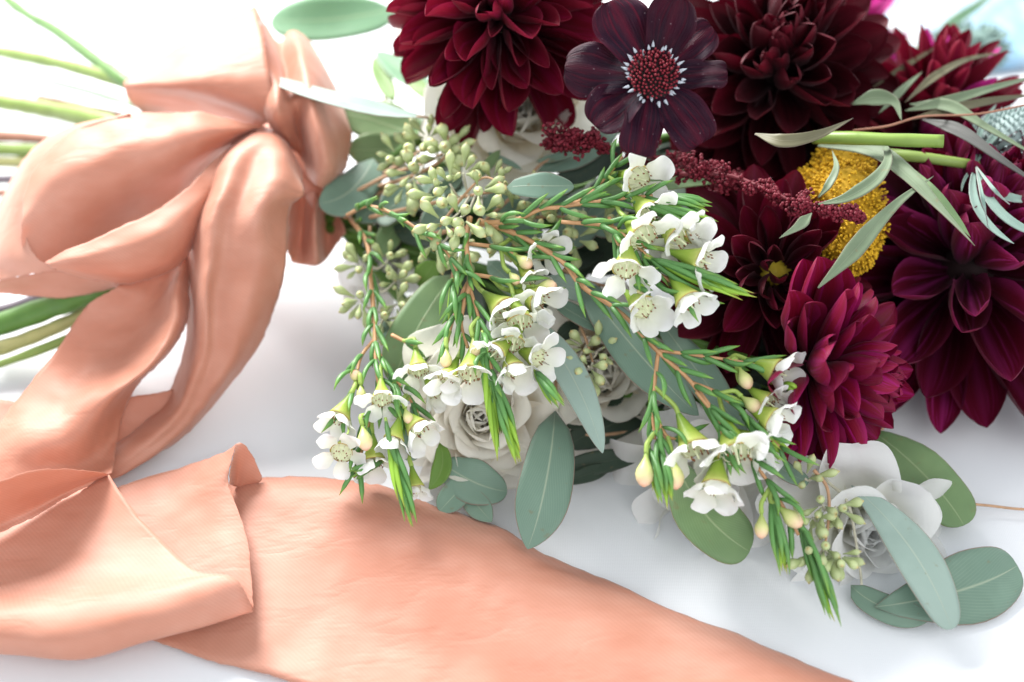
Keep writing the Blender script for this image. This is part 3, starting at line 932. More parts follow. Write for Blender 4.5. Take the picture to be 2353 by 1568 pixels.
in_mag = petal_set('petal', M_D_MAG, 4, w=.28, cup=.9, bend=.9, p=.8, q=.5, edge=.25)
out_mag = petal_set('petal', M_D_MAG, 6, w=.27, cup=.6, bend=.45, p=.85, q=.5, edge=.25)
dahlia('small magenta streaked dahlia lowest beside the open white flower', (1905, 850, 5.4), (.80, -.12, .44), .0450, 90, in_mag, out_mag, th0=8, th1=104, lmin=.45, sink=.30)

in_pur = petal_set('petal', M_D_PUR, 4, w=.22, cup=1.1, bend=.8, p=.85, q=.6, edge=.2)
out_pur = petal_set('petal', M_D_PUR, 7, w=.185, cup=.85, bend=.22, p=.95, q=.55, edge=.2, lip=-.2)
dahlia('big drooping purple wine dahlia resting on the white cloth', (2235, 575, 5.6), (.08, .66, .68), .0780, 110, in_pur, out_pur, th0=12, th1=122, lmin=.48, sink=.28)

in_pk = petal_set('petal', M_D_PINK, 4, w=.24, cup=.8, bend=.5, p=.8, q=.6)
dahlia('bright magenta dahlia peeping out behind the almost black dahlia', (1895, 75, 5.0), (.35, .55, .75), .0560, 60, in_pk, in_pk, th0=10, th1=110)
out_spk = petal_set('petal', M_D_RED, 5, w=.15, cup=1.0, bend=.12, p=.9, q=.7, edge=.2)
out_spp = petal_set('petal', M_D_PINK, 3, w=.15, cup=.9, bend=.15, p=.9, q=.7)
dahlia('spiky red and pink dahlia pointing up behind the grassy blades', (2135, 290, 7), (.10, .80, .50), .0600, 74, out_spk, out_spk, th0=5, th1=95, lmin=.6, extra=(.14, out_spp))

# chocolate cosmos
ck = [petal_mesh('petal', M_COSMOS, w=rnd(.33, .42), cup=rnd(-.2, .35), bend=rnd(.0, .25), p=.60, q=.27, base=.34, wav=.20, pleat=rnd(.05, .09), lip=rnd(.1, .7), n=20, m=25) for _ in range(5)]
c = P(1500, 176, 16.5)
cax = cdir(-.02, .10, .99)
cos_ = thing('chocolate_flower', 'velvety black purple flower with eight petals and a red bead centre', 'flower', c - cax * .02)
e1 = RV - cax * RV.dot(cax)
e1.normalize()
e2 = cax.cross(e1)
kpx = mpp(c)
for ang, ln, wd in [(118, 190, 1.12), (72, 178, 1.0), (42, 178, .82), (3, 158, .80), (-52, 176, 1.0), (-102, 178, .85), (-140, 165, 1.05), (172, 190, 1.0)]:
    a = math.radians(ang)
    d = (e1 * math.cos(a) + e2 * math.sin(a)) + cax * rnd(-.12, .26)
    L = ln * kpx
    link('petal', random.choice(ck), cos_, Matrix.Translation(c - cax * (.001 + rnd(0, .003)) + d.normalized() * .0035) @ frame(d, cax + d.cross(cax) * rnd(-.4, .4)) @ Matrix.Diagonal((L * wd * .92, L * .97, L, 1)))


def blob_florets(name, parent, items, mat, base_mesh):
    """many small florets joined into one part: items = [(pos, dir, length, radius)]"""
    bv = [v.co.copy() for v in base_mesh.vertices]
    bf = [tuple(pg.vertices) for pg in base_mesh.polygons]
    bu = {}
    for lp in base_mesh.loops:
        bu[lp.vertex_index] = tuple(base_mesh.uv_layers[0].data[lp.index].uv)
    o0 = WM[parent.name].translation
    V, Fc, Uu = [], [], []
    for pos, d, ln, r in items:
        M = Matrix.Translation(pos - o0) @ frame(d, Vector((rnd(-1, 1), rnd(-1, 1), rnd(-1, 1)))) @ Matrix.Diagonal((r, ln, r, 1))
        k = len(V)
        V += [M @ v for v in bv]
        Fc += [tuple(i + k for i in f) for f in bf]
        Uu += [bu[i] for i in range(len(bv))]
    return link(name, mesh_of(name, V, Fc, mat, Uu), parent, Matrix.Translation(o0), 'stuff')


FLORET = lathe_mesh('floret', [(.45, 0), (.6, .45), (1.0, .75), (.8, .95), (.02, 1.05)], 6, M_DISC)
SPIKE = lathe_mesh('spike', [(1, 0), (.8, .4), (.02, 1)], 5, M_DISC_W)
BEAD = lathe_mesh('bead', [(.1, 0), (.8, .3), (1, .6), (.7, .9), (.02, 1.02)], 6, M_AST)
link('disc', core_mesh(M_DARKCORE), cos_, Matrix.Translation(c) @ frame(cax, e1) @ Matrix.Diagonal((54 * kpx, .004, 54 * kpx, 1)))
it = []
for i in range(150):
    r = 52 * kpx * math.sqrt((i + .5) / 150)
    a = i * 2.399963
    ra = e1 * math.cos(a) + e2 * math.sin(a)
    it.append((c + ra * r + cax * (.003 - 18 * r * r), cax + ra * (r * 45) + Vector((rnd(-.15, .15), rnd(-.15, .15), 0)), .0036 * rnd(.8, 1.25), .00058 * rnd(.8, 1.2)))
blob_florets('disc_florets', cos_, it, M_DISC, FLORET)
it = []
for i in range(34):
    a = i * 2 * math.pi / 34 + rnd(-.1, .1)
    ra = e1 * math.cos(a) + e2 * math.sin(a)
    it.append((c + ra * 56 * kpx * rnd(.92, 1.2) + cax * .002, ra + cax * .7, rnd(.0018, .0034), .0007))
blob_florets('pollen_tips', cos_, it, M_DISC_W, SPIKE)
tube('stalk', [c - cax * .006, c - cax * .045, P(1350, 330, 7), BIND], .0015, .002, M_STEM_G, cos_, 7, 5)

# white roses
def rose(label, centre, axis, rad, mat, N=26, name='rose', open_=1.0, stalk=True, cat='rose', th1=88):
    c = P(*centre)
    ax = cdir(*axis)
    t = thing(name, label, cat, c - ax * rad * .5, 'white flowers in the bouquet')
    inn = [petal_mesh('petal', mat, w=rnd(.36, .44), cup=rnd(1.3, 1.7), bend=rnd(.25, .5), p=.5, q=.20, base=.5, wav=.05, lip=rnd(.3, .9), n=14, m=15) for _ in range(3)]
    outp = [petal_mesh('petal', mat, w=rnd(.52, .62), cup=rnd(.5, .75), bend=rnd(.5, .8), p=.5, q=.26, base=.4, wav=rnd(.14, .36), lip=rnd(.7, 1.9), n=18, m=17) for _ in range(5)]
    e1 = ax.cross(Vector((0.2, 0.8, 0.5))).normalized()
    e2 = ax.cross(e1)
    off = rnd(0, 6)
    for i in range(N):
        f = i / (N - 1)
        th = math.radians(2 + th1 * open_ * f ** 1.35 + rnd(-4, 4))
        ph = off + i * 2.399963 + rnd(-.15, .15)
        ra = e1 * math.cos(ph) + e2 * math.sin(ph)
        d = ax * math.cos(th) + ra * math.sin(th)
        z = ax * math.sin(th) - ra * math.cos(th)
        z = Matrix.Rotation(rnd(-.22, .22), 3, d) @ z
        L = rad * (.55 + .5 * f) * rnd(.92, 1.08)
        b = c - ax * rad * .45 + ra * rad * (.05 + .13 * f)
        link('petal', random.choice(outp if f > .4 else inn), t, Matrix.Translation(b) @ frame(d, z) @ Matrix.Diagonal((L, L, L, 1)))
    if stalk:
        s0 = c - ax * rad * .4
        m1 = s0 - ax * .02
        m1.z = max(m1.z, .012)
        tube('stalk', [s0, m1, m1.lerp(BIND, .5), BIND + Vector((rnd(-.01, .01), rnd(-.01, .01), 0))], .0025, .003, M_STEM_G, t, 7, 5)
    return t


rose('cream white rose tucked under the largest burgundy dahlia', (1195, 262, 9.8), (.05, .15, .95), .0385, M_ROSE, 24)
rose('full cream rose hanging low behind the white waxflowers', (1110, 955, 2.9), (-.05, -.15, .95), .0365, M_ROSE, 30)
rose('cream rose in the shade of the hanging eucalyptus leaves', (1385, 850, 3.0), (.1, .0, .98), .0360, M_ROSE, 24)
rose('blurred white rose by the dark ribbon end of the knot', (880, 610, 3.0), (-.35, .25, .85), .0250, M_WHITE, 18)
rose('open white flower with ruffled petals at the trio of round leaves', (1996, 1222, 1.2), (.15, -.2, .9), .0360, M_WHITE, 20, 'open_flower', 1.15, True, 'flower')
rose('half hidden white flower flat on the cloth below the lowest waxflowers', (1610, 1130, 1.2), (-.15, -.1, .95), .0370, M_WHITE, 16, 'open_flower', 1.2, True, 'flower')

# ------------------------------------------------------------------ seeded eucalyptus
SEED = lathe_mesh('seed', [(.045, 0), (.07, .2), (.13, .42), (.20, .62), (.215, .74), (.18, .86), (.09, .95), (.02, 1.04)], 9, M_SEED)


def umbel(parent, centre, nseeds, length, axis=(0, .1, 1), spread=1.25):
    c = P(*centre)
    ax = cdir(*axis)
    e1 = ax.cross(Vector((.3, .7, .4))).normalized()
    e2 = ax.cross(e1)
    off = rnd(0, 6)
    for i in range(nseeds):
        th = spread * math.sqrt((i + .6) / nseeds) + rnd(-.12, .12)
        ph = off + i * 2.399963 + rnd(-.25, .25)
        ra = e1 * math.cos(ph) + e2 * math.sin(ph)
        d = ax * math.cos(th) + ra * math.sin(th)
        s = length * rnd(.68, 1.15)
        g = rnd(.72, 1.2)
        link('seed', SEED, parent, Matrix.Translation(c + d * s * .30) @ frame(d, e1) @ Matrix.Diagonal((s * g, s, s * g, 1)))
    return c


def seeded(label, stem, clusters, r=.0011, length=.0108, n=(5, 7)):
    w = [P(*p) for p in stem]
    t = thing('seeded_eucalyptus', label, 'seed heads', w[0], 'seed heads of the bouquet')
    tube('stem', w, r, r * .6, M_SEEDTWIG, t, 7, 6, .2)
    sp = spline(w, 8)
    for cl in clusters:
        c = umbel(t, cl[:3], random.randint(*n), length, *cl[3:])
        near = min(sp, key=lambda q: (q - c).length)
        mid = near.lerp(c, .5) + Vector((0, 0, -.003))
        tube('seed_stalk', [near, mid, c + (c - mid) * .06], .0006, .0005, M_STALK, t, 6, 4)
    return t


seeded('plump pale green seed heads beside the knot and long pale leaf', [(800, 450, 6.5), (900, 400, 7.5), (985, 372, 8.4), (1050, 330, 9)], [
    (960, 352, 9.2, (-.5, .3, .8)), (915, 362, 9.0, (-.8, .2, .6)), (948, 398, 9.0, (-.5, -.4, .8)), (1010, 362, 9.4, (.4, .3, .85)),
    (985, 320, 9.4, (-.2, .7, .6)), (1028, 345, 9.6, (.3, .2, .8)), (930, 425, 8.6, (-.2, -.8, .5))])
seeded('densest pale green seed heads in the middle of the bouquet', [(850, 500, 6.5), (980, 470, 8), (1080, 450, 9.2), (1190, 430, 9.6)], [
    (1065, 400, 10.2, (.1, .5, .85)), (1010, 450, 10.0, (-.7, .2, .7)), (1058, 500, 10.2, (0, -.3, .95)), (1100, 440, 10.4, (.3, .1, .95)),
    (1035, 425, 10.2, (-.3, .2, .9)), (1130, 415, 9.8, (.5, .3, .7)), (1020, 512, 9.8, (-.5, -.5, .7)), (1108, 495, 9.8, (.6, -.3, .7)), (1150, 440, 9.6, (.5, .2, .8))])
seeded('shaded olive seed heads under the small oval leaf', [(980, 540, 6.5), (1100, 520, 8), (1230, 500, 8.6), (1370, 500, 8.6)], [
    (1180, 490, 8.8, (0, -.2, 1)), (1240, 470, 9.0, (.2, .2, 1)), (1290, 505, 8.8, (.2, -.2, 1)), (1340, 480, 8.8, (.3, .1, 1)),
    (1150, 545, 8.2, (0, -.5, .8)), (1230, 545, 8.2, (.1, -.5, .8)), (1320, 550, 8.0, (.2, -.5, .8)), (1000, 560, 7.6, (-.2, -.6, .7)), (1060, 570, 7.6, (.1, -.6, .7)), (1380, 520, 8.2, (.6, 0, .7))])
seeded('loose yellowish seed head hanging over the white cloth and blurred rose', [(850, 520, 6), (848, 590, 5.4), (856, 680, 4.8), (862, 770, 4.2)], [
    (832, 610, 5.6, (-.7, .1, .6)), (890, 600, 5.6, (.6, .2, .7)), (905, 650, 5.2, (.5, 0, .8)), (830, 690, 5.0, (-.6, -.4, .6)), (910, 700, 4.8, (.5, -.3, .8)), (880, 735, 4.6, (.3, -.6, .7))],
    length=.0095, n=(6, 8), r=.0009)
seeded('small seed head resting on the shaded cream rose', [(1330, 740, 5.6), (1350, 790, 5.4), (1362, 832, 5.4)], [
    (1352, 842, 5.4, (-.2, -.3, .9)), (1372, 810, 5.4, (.3, .2, .9)), (1345, 800, 5.2, (-.5, .2, .8))], length=.0095, r=.0008)
seeded('drooping grey green seed head on the open white flower', [(1870, 1080, 4), (1900, 1120, 3.6), (1905, 1180, 3.2), (1895, 1260, 2.6)], [
    (1890, 1160, 3.5, (-.2, -.6, .7)), (1920, 1165, 3.4, (.4, -.6, .7)), (1868, 1190, 3.1, (-.6, -.3, .7)), (1893, 1260, 2.7, (.0, -.8, .5)), (1865, 1280, 2.5, (-.6, -.4, .6)), (1925, 1275, 2.6, (.4, -.7, .5)), (1850, 1100, 3.4, (.2, .3, .8))],
    length=.0095, r=.0008, n=(5, 7))

# ------------------------------------------------------------------ waxflower
def needle_mesh(mat, curve):
    pts, rad = [], []
    for i in range(8):
        t = i / 7
        pts.append(Vector((0, t, curve * math.sin(t * math.pi * .8))))
        rad.append(.040 * (min(1, t * 5 + .35)) * min(1, ((1 - t) * 3 + .06)))
    v, f, u = tube_data(pts, rad, 6)
    return mesh_of('needle_leaf', v, f, mat, u)


NEED = [needle_mesh(M_NEEDLE, c_) for c_ in (.05, .12, -.04, .2)]
NEEDL = [needle_mesh(M_NEEDLE_L, c_) for c_ in (.04, .10, -.03)]
CALYX = lathe_mesh('calyx', [(.10, -1.35), (.15, -1.15), (.24, -.82), (.36, -.48), (.50, -.14), (.56, .0), (.50, .03)], 14, M_CALYX)
DISCM = lathe_mesh('disc', [(.50, .0), (.42, -.10), (.22, -.16), (.08, -.14), (.05, .15), (.03, .42), (.01, .44)], 12, M_CALYX_IN)
WPET = []
for k_ in range(9):
    WPET.append(petal_mesh('petal', M_WAX, w=rnd(.46, .62), cup=rnd(.15, .65), bend=rnd(.2, .9), p=.42, q=.33, base=.5, wav=rnd(.05, .25), lip=rnd(0, .5), n=11, m=11))


def stamen_mesh():
    V, Fc, Uu, fm = [], [], [], []
    for i in range(10):
        a = 2 * math.pi * i / 10 + rnd(-.12, .12)
        b0 = Vector((.44 * math.cos(a), 0, .44 * math.sin(a)))
        rt = rnd(.20, .36)
        tp = Vector((rt * math.cos(a), rnd(.14, .34), rt * math.sin(a)))
        v, f, u = tube_data([b0, b0.lerp(tp, .6) + Vector((0, .06, 0)), tp], [.022, .018, .014], 4, len(V))
        V += v; Fc += f; Uu += u; fm += [0] * len(f)
        v, f, u = tube_data([tp + Vector((0, -.05, 0)), tp, tp + Vector((0, .06, 0))], [.015, .036, .015], 5, len(V))
        V += v; Fc += f; Uu += u; fm += [1] * len(f)
    return mesh_of('stamens', V, Fc, [M_FIL, M_ANTHER], Uu, fm)


STAM = stamen_mesh()
BUDM = lathe_mesh('bud', [(.10, -1.1), (.14, -.8), (.28, -.5), (.46, -.15), (.52, .15), (.45, .45), (.28, .68), (.08, .80), (.02, .82)], 12, M_BUD)


def blossom(parent, pos, face, size=.0100, openness=1.0):
    c = P(*pos)
    ax = cdir(*face)
    e1 = ax.cross(Vector((.35, .6, .5))).normalized()
    e2 = ax.cross(e1)
    size *= rnd(.86, 1.12)
    openness *= rnd(.7, 1.25)
    b = link('blossom', CALYX, parent, Matrix.Translation(c) @ frame(ax, e1) @ Matrix.Scale(size, 4))
    off = rnd(0, 6)
    for i in range(5):
        a = off + i * 2 * math.pi / 5 + rnd(-.1, .1)
        ra = e1 * math.cos(a) + e2 * math.sin(a)
        th = math.radians(62 * openness + rnd(-16, 16))
        d = ax * math.cos(th) + ra * math.sin(th)
        z = ax * math.sin(th) - ra * math.cos(th)
        L = size * rnd(.88, 1.05)
        link('petal', random.choice(WPET), b, Matrix.Translation(c + ra * size * .46) @ frame(d, z) @ Matrix.Diagonal((L, L, L, 1)))
    link('disc', DISCM, b, Matrix.Translation(c) @ frame(ax, e1) @ Matrix.Scale(size, 4))
    link('stamens', STAM, b, Matrix.Translation(c) @ frame(ax, e1) @ Matrix.Scale(size, 4))
    return c - ax * size * 1.3, -ax


def bud(parent, pos, face, size=.0062):
    c = P(*pos)
    ax = cdir(*face)
    size *= .85
    link('bud', BUDM, parent, Matrix.Translation(c) @ frame(ax, BV) @ Matrix.Scale(size, 4))
    return c - ax * size, -ax


def pedicel(parent, p, back, sp, L=.012):
    """from a calyx foot to the nearest forward point of the branch"""
    near = min(sp, key=lambda q: (q - (p + back * L)).length)
    tube('pedicel', [p, p + back * L * .45, near.lerp(p, .25) + back * .001, near], .0011, .0009, M_TWIG_G, parent, 6, 4)


def needle(parent, base, d, L, young=False):
    z = BV + Vector((rnd(-.7, .7), rnd(-.7, .7), rnd(-.7, .7)))
    link('needle_leaf', random.choice(NEEDL if young else NEED), parent, Matrix.Translation(base) @ frame(d, z) @ Matrix.Diagonal((.0150, L, L, 1)) if False else
         Matrix.Translation(base) @ frame(d, z) @ Matrix.Diagonal((.029, L, .024, 1)))


def needles_along(parent, sp, step=.0085, L=(.012, .019), ang=.40, start=0, end=None):
    acc, k = 0, 0
    sp = sp[start:end]
    for i in range(1, len(sp)):
        acc += (sp[i] - sp[i - 1]).length
        if acc > step:
            acc = 0
            k += 1
            tg = (sp[i] - sp[i - 1]).normalized()
            side = tg.cross(BV).normalized()
            side = Matrix.Rotation((k % 2) * 1.2 + rnd(-.5, .5), 3, tg) @ side
            for s in (-1, 1):
                d = tg * math.cos(ang) + side * s * math.sin(ang * rnd(.7, 1.2))
                needle(parent, sp[i], d, rnd(*L), False)


def tuft(parent, base, tip, n=12, spread=.22, young=.45, L=.020):
    b, t = P(*base), P(*tip)
    ax = (t - b)
    tot = ax.length
    ax.normalize()
    e1 = ax.cross(BV).normalized()
    e2 = ax.cross(e1)
    tube('twig', [b, b + ax * tot * .5], .0007, .0004, M_TWIG_G, parent, 5, 3)
    for i in range(n):
        f = i / n
        a = i * 2.4 + rnd(-.3, .3)
        d = ax + (e1 * math.cos(a) + e2 * math.sin(a)) * spread * rnd(.5, 1.1) * (1.1 - .6 * f)
        s0 = max(0, tot - L) * f
        ln = min(L, tot) * rnd(.75, 1.0)
        needle(parent, b + ax * s0, d, ln, random.random() < young * (0.3 + f))


def wax(label, main, branches, blossoms, buds, tufts, r=.0013):
    w = [P(*p) for p in main]
    t = thing('waxflower_sprig', label, 'waxflower', w[0], 'waxflower sprigs in the bouquet')
    tube('stem', w, r, r * .55, M_TWIG, t, 7, 6, .25)
    allsp = spline(w, 10)
    needles_along(t, allsp)
    for br in branches:
        bw = [P(*p) for p in br]
        tube('branch', bw, r * .7, r * .45, M_TWIG, t, 6, 6, .2)
        bs = spline(bw, 8)
        needles_along(t, bs, .0075)
        allsp += bs
    for b in blossoms:
        p, back = blossom(t, b[0], b[1], *(b[2:] if len(b) > 2 else ()))
        pedicel(t, p, back, allsp)
    for b in buds:
        p, back = bud(t, b[0], b[1], *(b[2:] if len(b) > 2 else ()))
        pedicel(t, p, back, allsp, .009)
    for tf in tufts:
        tuft(t, *tf)
    return t


wax('waxflower sprig hanging over the white cloth beside the ribbon tail',
    [(800, 495, 5.5), (843, 560, 6.4), (852, 640, 6.0), (858, 720, 5.6), (862, 790, 5.2), (866, 860, 4.8), (880, 930, 4.2)],
    [[(860, 780, 5.2), (830, 820, 4.9), (815, 880, 4.6), (795, 930, 4.2)], [(862, 790, 5.2), (890, 850, 4.9), (930, 900, 4.4), (960, 950, 4)],
     [(870, 890, 4.5), (850, 960, 3.8), (830, 1040, 3), (815, 1100, 2.3)], [(900, 770, 5.4), (940, 790, 5.4), (960, 800, 5.3)]],
    [((962, 850, 5.3), (.15, -.75, .6)), ((878, 918, 4.9), (.1, -.7, .65)), ((780, 958, 4.4), (-.35, -.8, .5)), ((785, 1040, 3.4), (-.1, -.5, .85)),
     ((960, 985, 4.2), (.6, -.6, .5)), ((905, 1010, 4.0), (-.2, -.8, .4), .0085), ((955, 1120, 2.4), (.2, -.9, .3), .008), ((860, 1060, 3), (.1, -.8, .4), .0085),
     ((1000, 900, 4.6), (.5, -.6, .6), .0085)],
    [((818, 865, 4.9), (-.2, .6, .6), .0055), ((830, 905, 4.7), (.1, -.9, .3), .005), ((937, 958, 4.6), (.3, -.8, .5), .005), ((838, 1010, 4.0), (.2, -.9, .4), .0075)],
    [((885, 960, 4.6), (960, 1255, 2.0), 20, .13, .35, .032), ((905, 880, 4.8), (945, 1030, 4.0), 7, .2, .2, .02), ((880, 1060, 3.2), (800, 1100, 2.6), 6, .3, .1)])

wax('waxflower sprig spilling over the low cream rose',
    [(1080, 500, 9.4), (1072, 560, 9.0), (1080, 640, 8.4), (1066, 700, 7.8), (1060, 745, 7.3), (1075, 800, 6.8)],
    [[(1075, 560, 9), (1150, 570, 9), (1200, 590, 8.9), (1245, 570, 8.9)], [(1080, 630, 8.4), (1140, 640, 8.3), (1200, 660, 8.1), (1250, 670, 8)],
     [(1075, 650, 8.2), (1060, 680, 8), (1040, 740, 7.3), (1025, 800, 6.7)], [(1075, 650, 8.2), (1100, 730, 7.6), (1125, 830, 6.9), (1140, 880, 6.5)],
     [(798, 495, 7.2), (843, 474, 8.4), (903, 492, 9.0), (978, 540, 9.1), (1023, 576, 9.0), (1060, 640, 8.5)]],
    [((1160, 715, 7.8), (.55, -.5, .7), .0115), ((1195, 740, 7.8), (.2, -.8, .6), .0105), ((1235, 690, 8.0), (.8, -.3, .5), .0095), ((1180, 790, 7.3), (-.1, -.7, .7), .0105),
     ((1235, 822, 7.0), (.75, -.3, .6), .010), ((1180, 850, 6.8), (.3, -.7, .6), .0095), ((1082, 858, 6.6), (-.05, -.8, .6), .0115), ((1030, 870, 6.2), (-.3, -.7, .6), .009),
     ((1218, 640, 8.4), (.5, -.6, .6), .0085), ((1245, 575, 9.0), (.6, -.4, .7), .010), ((1140, 810, 7.2), (-.6, -.5, .6), .009)],
    [((1205, 602, 8.9), (.6, -.5, .5), .0065), ((1257, 658, 8.4), (.9, .0, .4), .0066), ((1025, 825, 6.7), (0, -.95, .3), .0058), ((1092, 800, 7.1), (.2, -.9, .3), .006), ((1182, 640, 8.5), (.5, -.6, .5), .005)],
    [((1108, 760, 7.5), (1150, 1085, 4.4), 14, .12, .35, .032), ((1130, 860, 6.6), (1208, 1115, 4.3), 14, .13, .7, .030), ((1228, 850, 6.9), (1300, 945, 6.2), 8, .2, .3, .02),
     ((1040, 640, 8.4), (1035, 760, 7.4), 6, .2, .1, .02)])

wax('waxflower sprig with tufted tips in front of the open wine dahlia',
    [(1100, 512, 9.6), (1180, 508, 10.0), (1240, 482, 10.5), (1290, 476, 10.8), (1400, 460, 11.0), (1500, 450, 11.2)],
    [[(1290, 476, 10.8), (1345, 455, 11), (1390, 410, 11.2), (1430, 362, 11.5)], [(1400, 500, 10.6), (1420, 560, 10.3), (1440, 580, 10.2)],
     [(1290, 510, 10.4), (1400, 520, 10.5), (1440, 545, 10.6), (1500, 600, 10.4)], [(1430, 540, 10.3), (1470, 620, 9.8), (1500, 640, 9.7)], [(1500, 620, 10), (1545, 650, 9.6), (1570, 670, 9.4)]],
    [((1468, 412, 11.4), (.55, -.25, .8), .0115), ((1492, 490, 11.0), (.5, -.6, .6), .0105), ((1478, 545, 11.0), (.4, -.55, .7), .012), ((1560, 550, 10.8), (.5, -.5, .7), .012),
     ((1440, 618, 10.4), (-.1, -.75, .6), .0115), ((1610, 600, 10.6), (.85, -.3, .45), .011), ((1580, 690, 9.6), (.45, -.75, .5), .0105), ((1478, 708, 9.2), (.45, -.5, .75), .0105), ((1590, 535, 10.7), (.7, .1, .6), .0095)],
    [((1472, 668, 9.4), (.2, -.8, .4), .005)],
    [((1450, 462, 11.2), (1672, 522, 10.8), 22, .15, .55, .030), ((1480, 590, 10.5), (1752, 692, 9.6), 26, .13, .45, .034), ((1540, 450, 11.2), (1640, 480, 11), 9, .2, .5, .02),
     ((1455, 655, 9.6), (1500, 668, 9.3), 6, .35, .8, .012)])

wax('longest waxflower branch drooping past the small magenta dahlia to the cloth',
    [(1100, 508, 9.2), (1190, 540, 9.4), (1290, 600, 9.2), (1340, 660, 8.9), (1430, 722, 8.4), (1510, 806, 7.7), (1582, 872, 7.1), (1640, 945, 6.4), (1720, 1045, 5.4), (1782, 1135, 4.4), (1835, 1230, 3.4)],
    [[(1512, 806, 7.7), (1590, 815, 7.6), (1680, 828, 7.4), (1740, 838, 7.2)], [(1512, 812, 7.6), (1505, 880, 7.0), (1500, 950, 6.3), (1505, 1010, 5.7)],
     [(1590, 880, 7.0), (1650, 905, 6.7), (1720, 960, 6.2), (1800, 1035, 5.5)], [(1600, 900, 6.9), (1645, 960, 6.3), (1665, 1020, 5.9)], [(1500, 940, 6.4), (1530, 1000, 5.9), (1560, 1010, 5.7)]],
    [((1785, 855, 7.2), (.8, -.35, .5), .0115), ((1775, 965, 6.4), (.75, -.45, .5), .0105), ((1595, 1030, 5.8), (.3, -.75, .55), .0125), ((1690, 1040, 5.8), (.15, -.75, .6), .0135),
     ((1645, 1115, 5.0), (-.15, -.85, .5), .0110), ((1745, 1025, 5.6), (.7, -.4, .6), .010), ((1765, 925, 6.6), (.6, -.5, .6), .009)],
    [((1482, 1085, 5.2), (-.1, -.95, .3), .0088), ((1550, 1092, 5.1), (.1, -.95, .3), .0086), ((1712, 872, 7.0), (.35, -.85, .4), .0066), ((1728, 930, 6.6), (.6, -.5, .5), .0068),
     ((1750, 1212, 3.8), (-.05, -.95, .3), .0066), ((1818, 1190, 4.0), (.7, -.6, .4), .0078)],
    [((1835, 1190, 3.7), (1930, 1455, 1.2), 16, .12, .5, .032), ((1770, 1130, 4.3), (1805, 1345, 2.2), 14, .10, .6, .030), ((1510, 1010, 5.7), (1545, 1185, 4.2), 10, .14, .6, .024), ((1490, 1020, 5.6), (1525, 1180, 4.3), 8, .14, .5, .022),
     ((1700, 950, 6.2), (1820, 1060, 5.2), 12, .14, .3, .024), ((1800, 880, 6.9), (1835, 905, 6.6), 5, .3, .9, .012)])

# ------------------------------------------------------------------ red plumes
def plume(label, stem, thick, count):
    w = [P(*p) for p in stem]
    t = thing('red_plume', label, 'plume', w[0], 'red beaded plumes')
    tube('stem', w, .0012, .0006, M_AST_STEM, t, 6, 5)
    sp = spline(w, 14)
    it = []
    nb = count // 7
    nodes = []
    for k in range(26):                               # side branchlets
        f = (k + rnd(.1, .9)) / 26
        d = Vector((rnd(-1, 1), rnd(-1, 1), rnd(-1, 1))).normalized()
        nodes.append((sp[int(f * (len(sp) - 1))], d, thick * (1 - .70 * f) * rnd(.7, 1.6)))
    for _ in range(nb):                               # little clumps of beads
        p0, d, ln = random.choice(nodes)
        q = p0 + d * ln * random.random() ** .7 + Vector((rnd(-1, 1), rnd(-1, 1), rnd(-1, 1))) * ln * .22
        for _ in range(7):
            dd = Vector((rnd(-1, 1), rnd(-1, 1), rnd(-1, 1))).normalized()
            it.append((q + dd * .0012, dd, rnd(.0014, .0021), rnd(.0007, .0010)))
    blob_florets('beads', t, it, M_AST, BEAD)


plume('deep red beaded plume ending in a tapered tip above the open wine dahlia', [(1560, 400, 10.6), (1680, 405, 10.8), (1790, 450, 11.0), (1880, 480, 11.1), (1985, 497, 11.1)], .0085, 1500)
plume('short dark red beaded plume under the white rose', [(1265, 330, 11.2), (1320, 325, 11.6), (1400, 330, 11.4)], .0075, 800)
plume('dark red beaded plume in the shade under the chocolate flower', [(1440, 350, 9.4), (1510, 365, 9.8), (1620, 395, 9.6), (1660, 400, 9.6)], .0085, 800)
plume('dim red beaded plume behind the tufted waxflower tips', [(1600, 470, 8.0), (1640, 440, 8.4), (1700, 400, 8.6)], .007, 500)

# ------------------------------------------------------------------ yellow flower head
yc = P(1925, 470, 6.5)
yel = thing('yellow_flower_head', 'mustard yellow clustered flower head behind the red plume tip', 'flower', yc + Vector((0, 0, -.02)))
lobes = [(1935, 400, 9.0, .015), (1885, 440, 8.6, .013), (1945, 460, 9.0, .017), (1960, 520, 8.4, .015), (1950, 570, 7.8, .012), (1905, 480, 8.4, .015)]
for (a, b, h, r) in lobes:
    p = P(a, b, h)
    link('lobe', core_mesh(M_YEL_CORE), yel, Matrix.Translation(p) @ frame(BV, RV) @ Matrix.Scale(r * .92, 4))
it = []
YB = lathe_mesh('yb', [(.5, 0), (1, .5), (.6, .9), (.02, 1)], 5, M_YEL)
for (a, b, h, r) in lobes:
    p = P(a, b, h)
    for i in range(900):
        d = Vector((rnd(-1, 1), rnd(-1, 1), rnd(-1, 1)))
        if d.length < .1:
            continue
        d.normalize()
        if d.dot(BV) < -.3:
            continue
        it.append((p + d * r * rnd(.86, 1.0), d, rnd(.0012, .0022), rnd(.0005, .0008)))
blob_florets('florets', yel, it, M_YEL, YB)
tube('stalk', [yc, P(1850, 480, 4), P(1400, 520, 4), BIND], .0025, .003, M_STEM_G, yel, 7, 5)

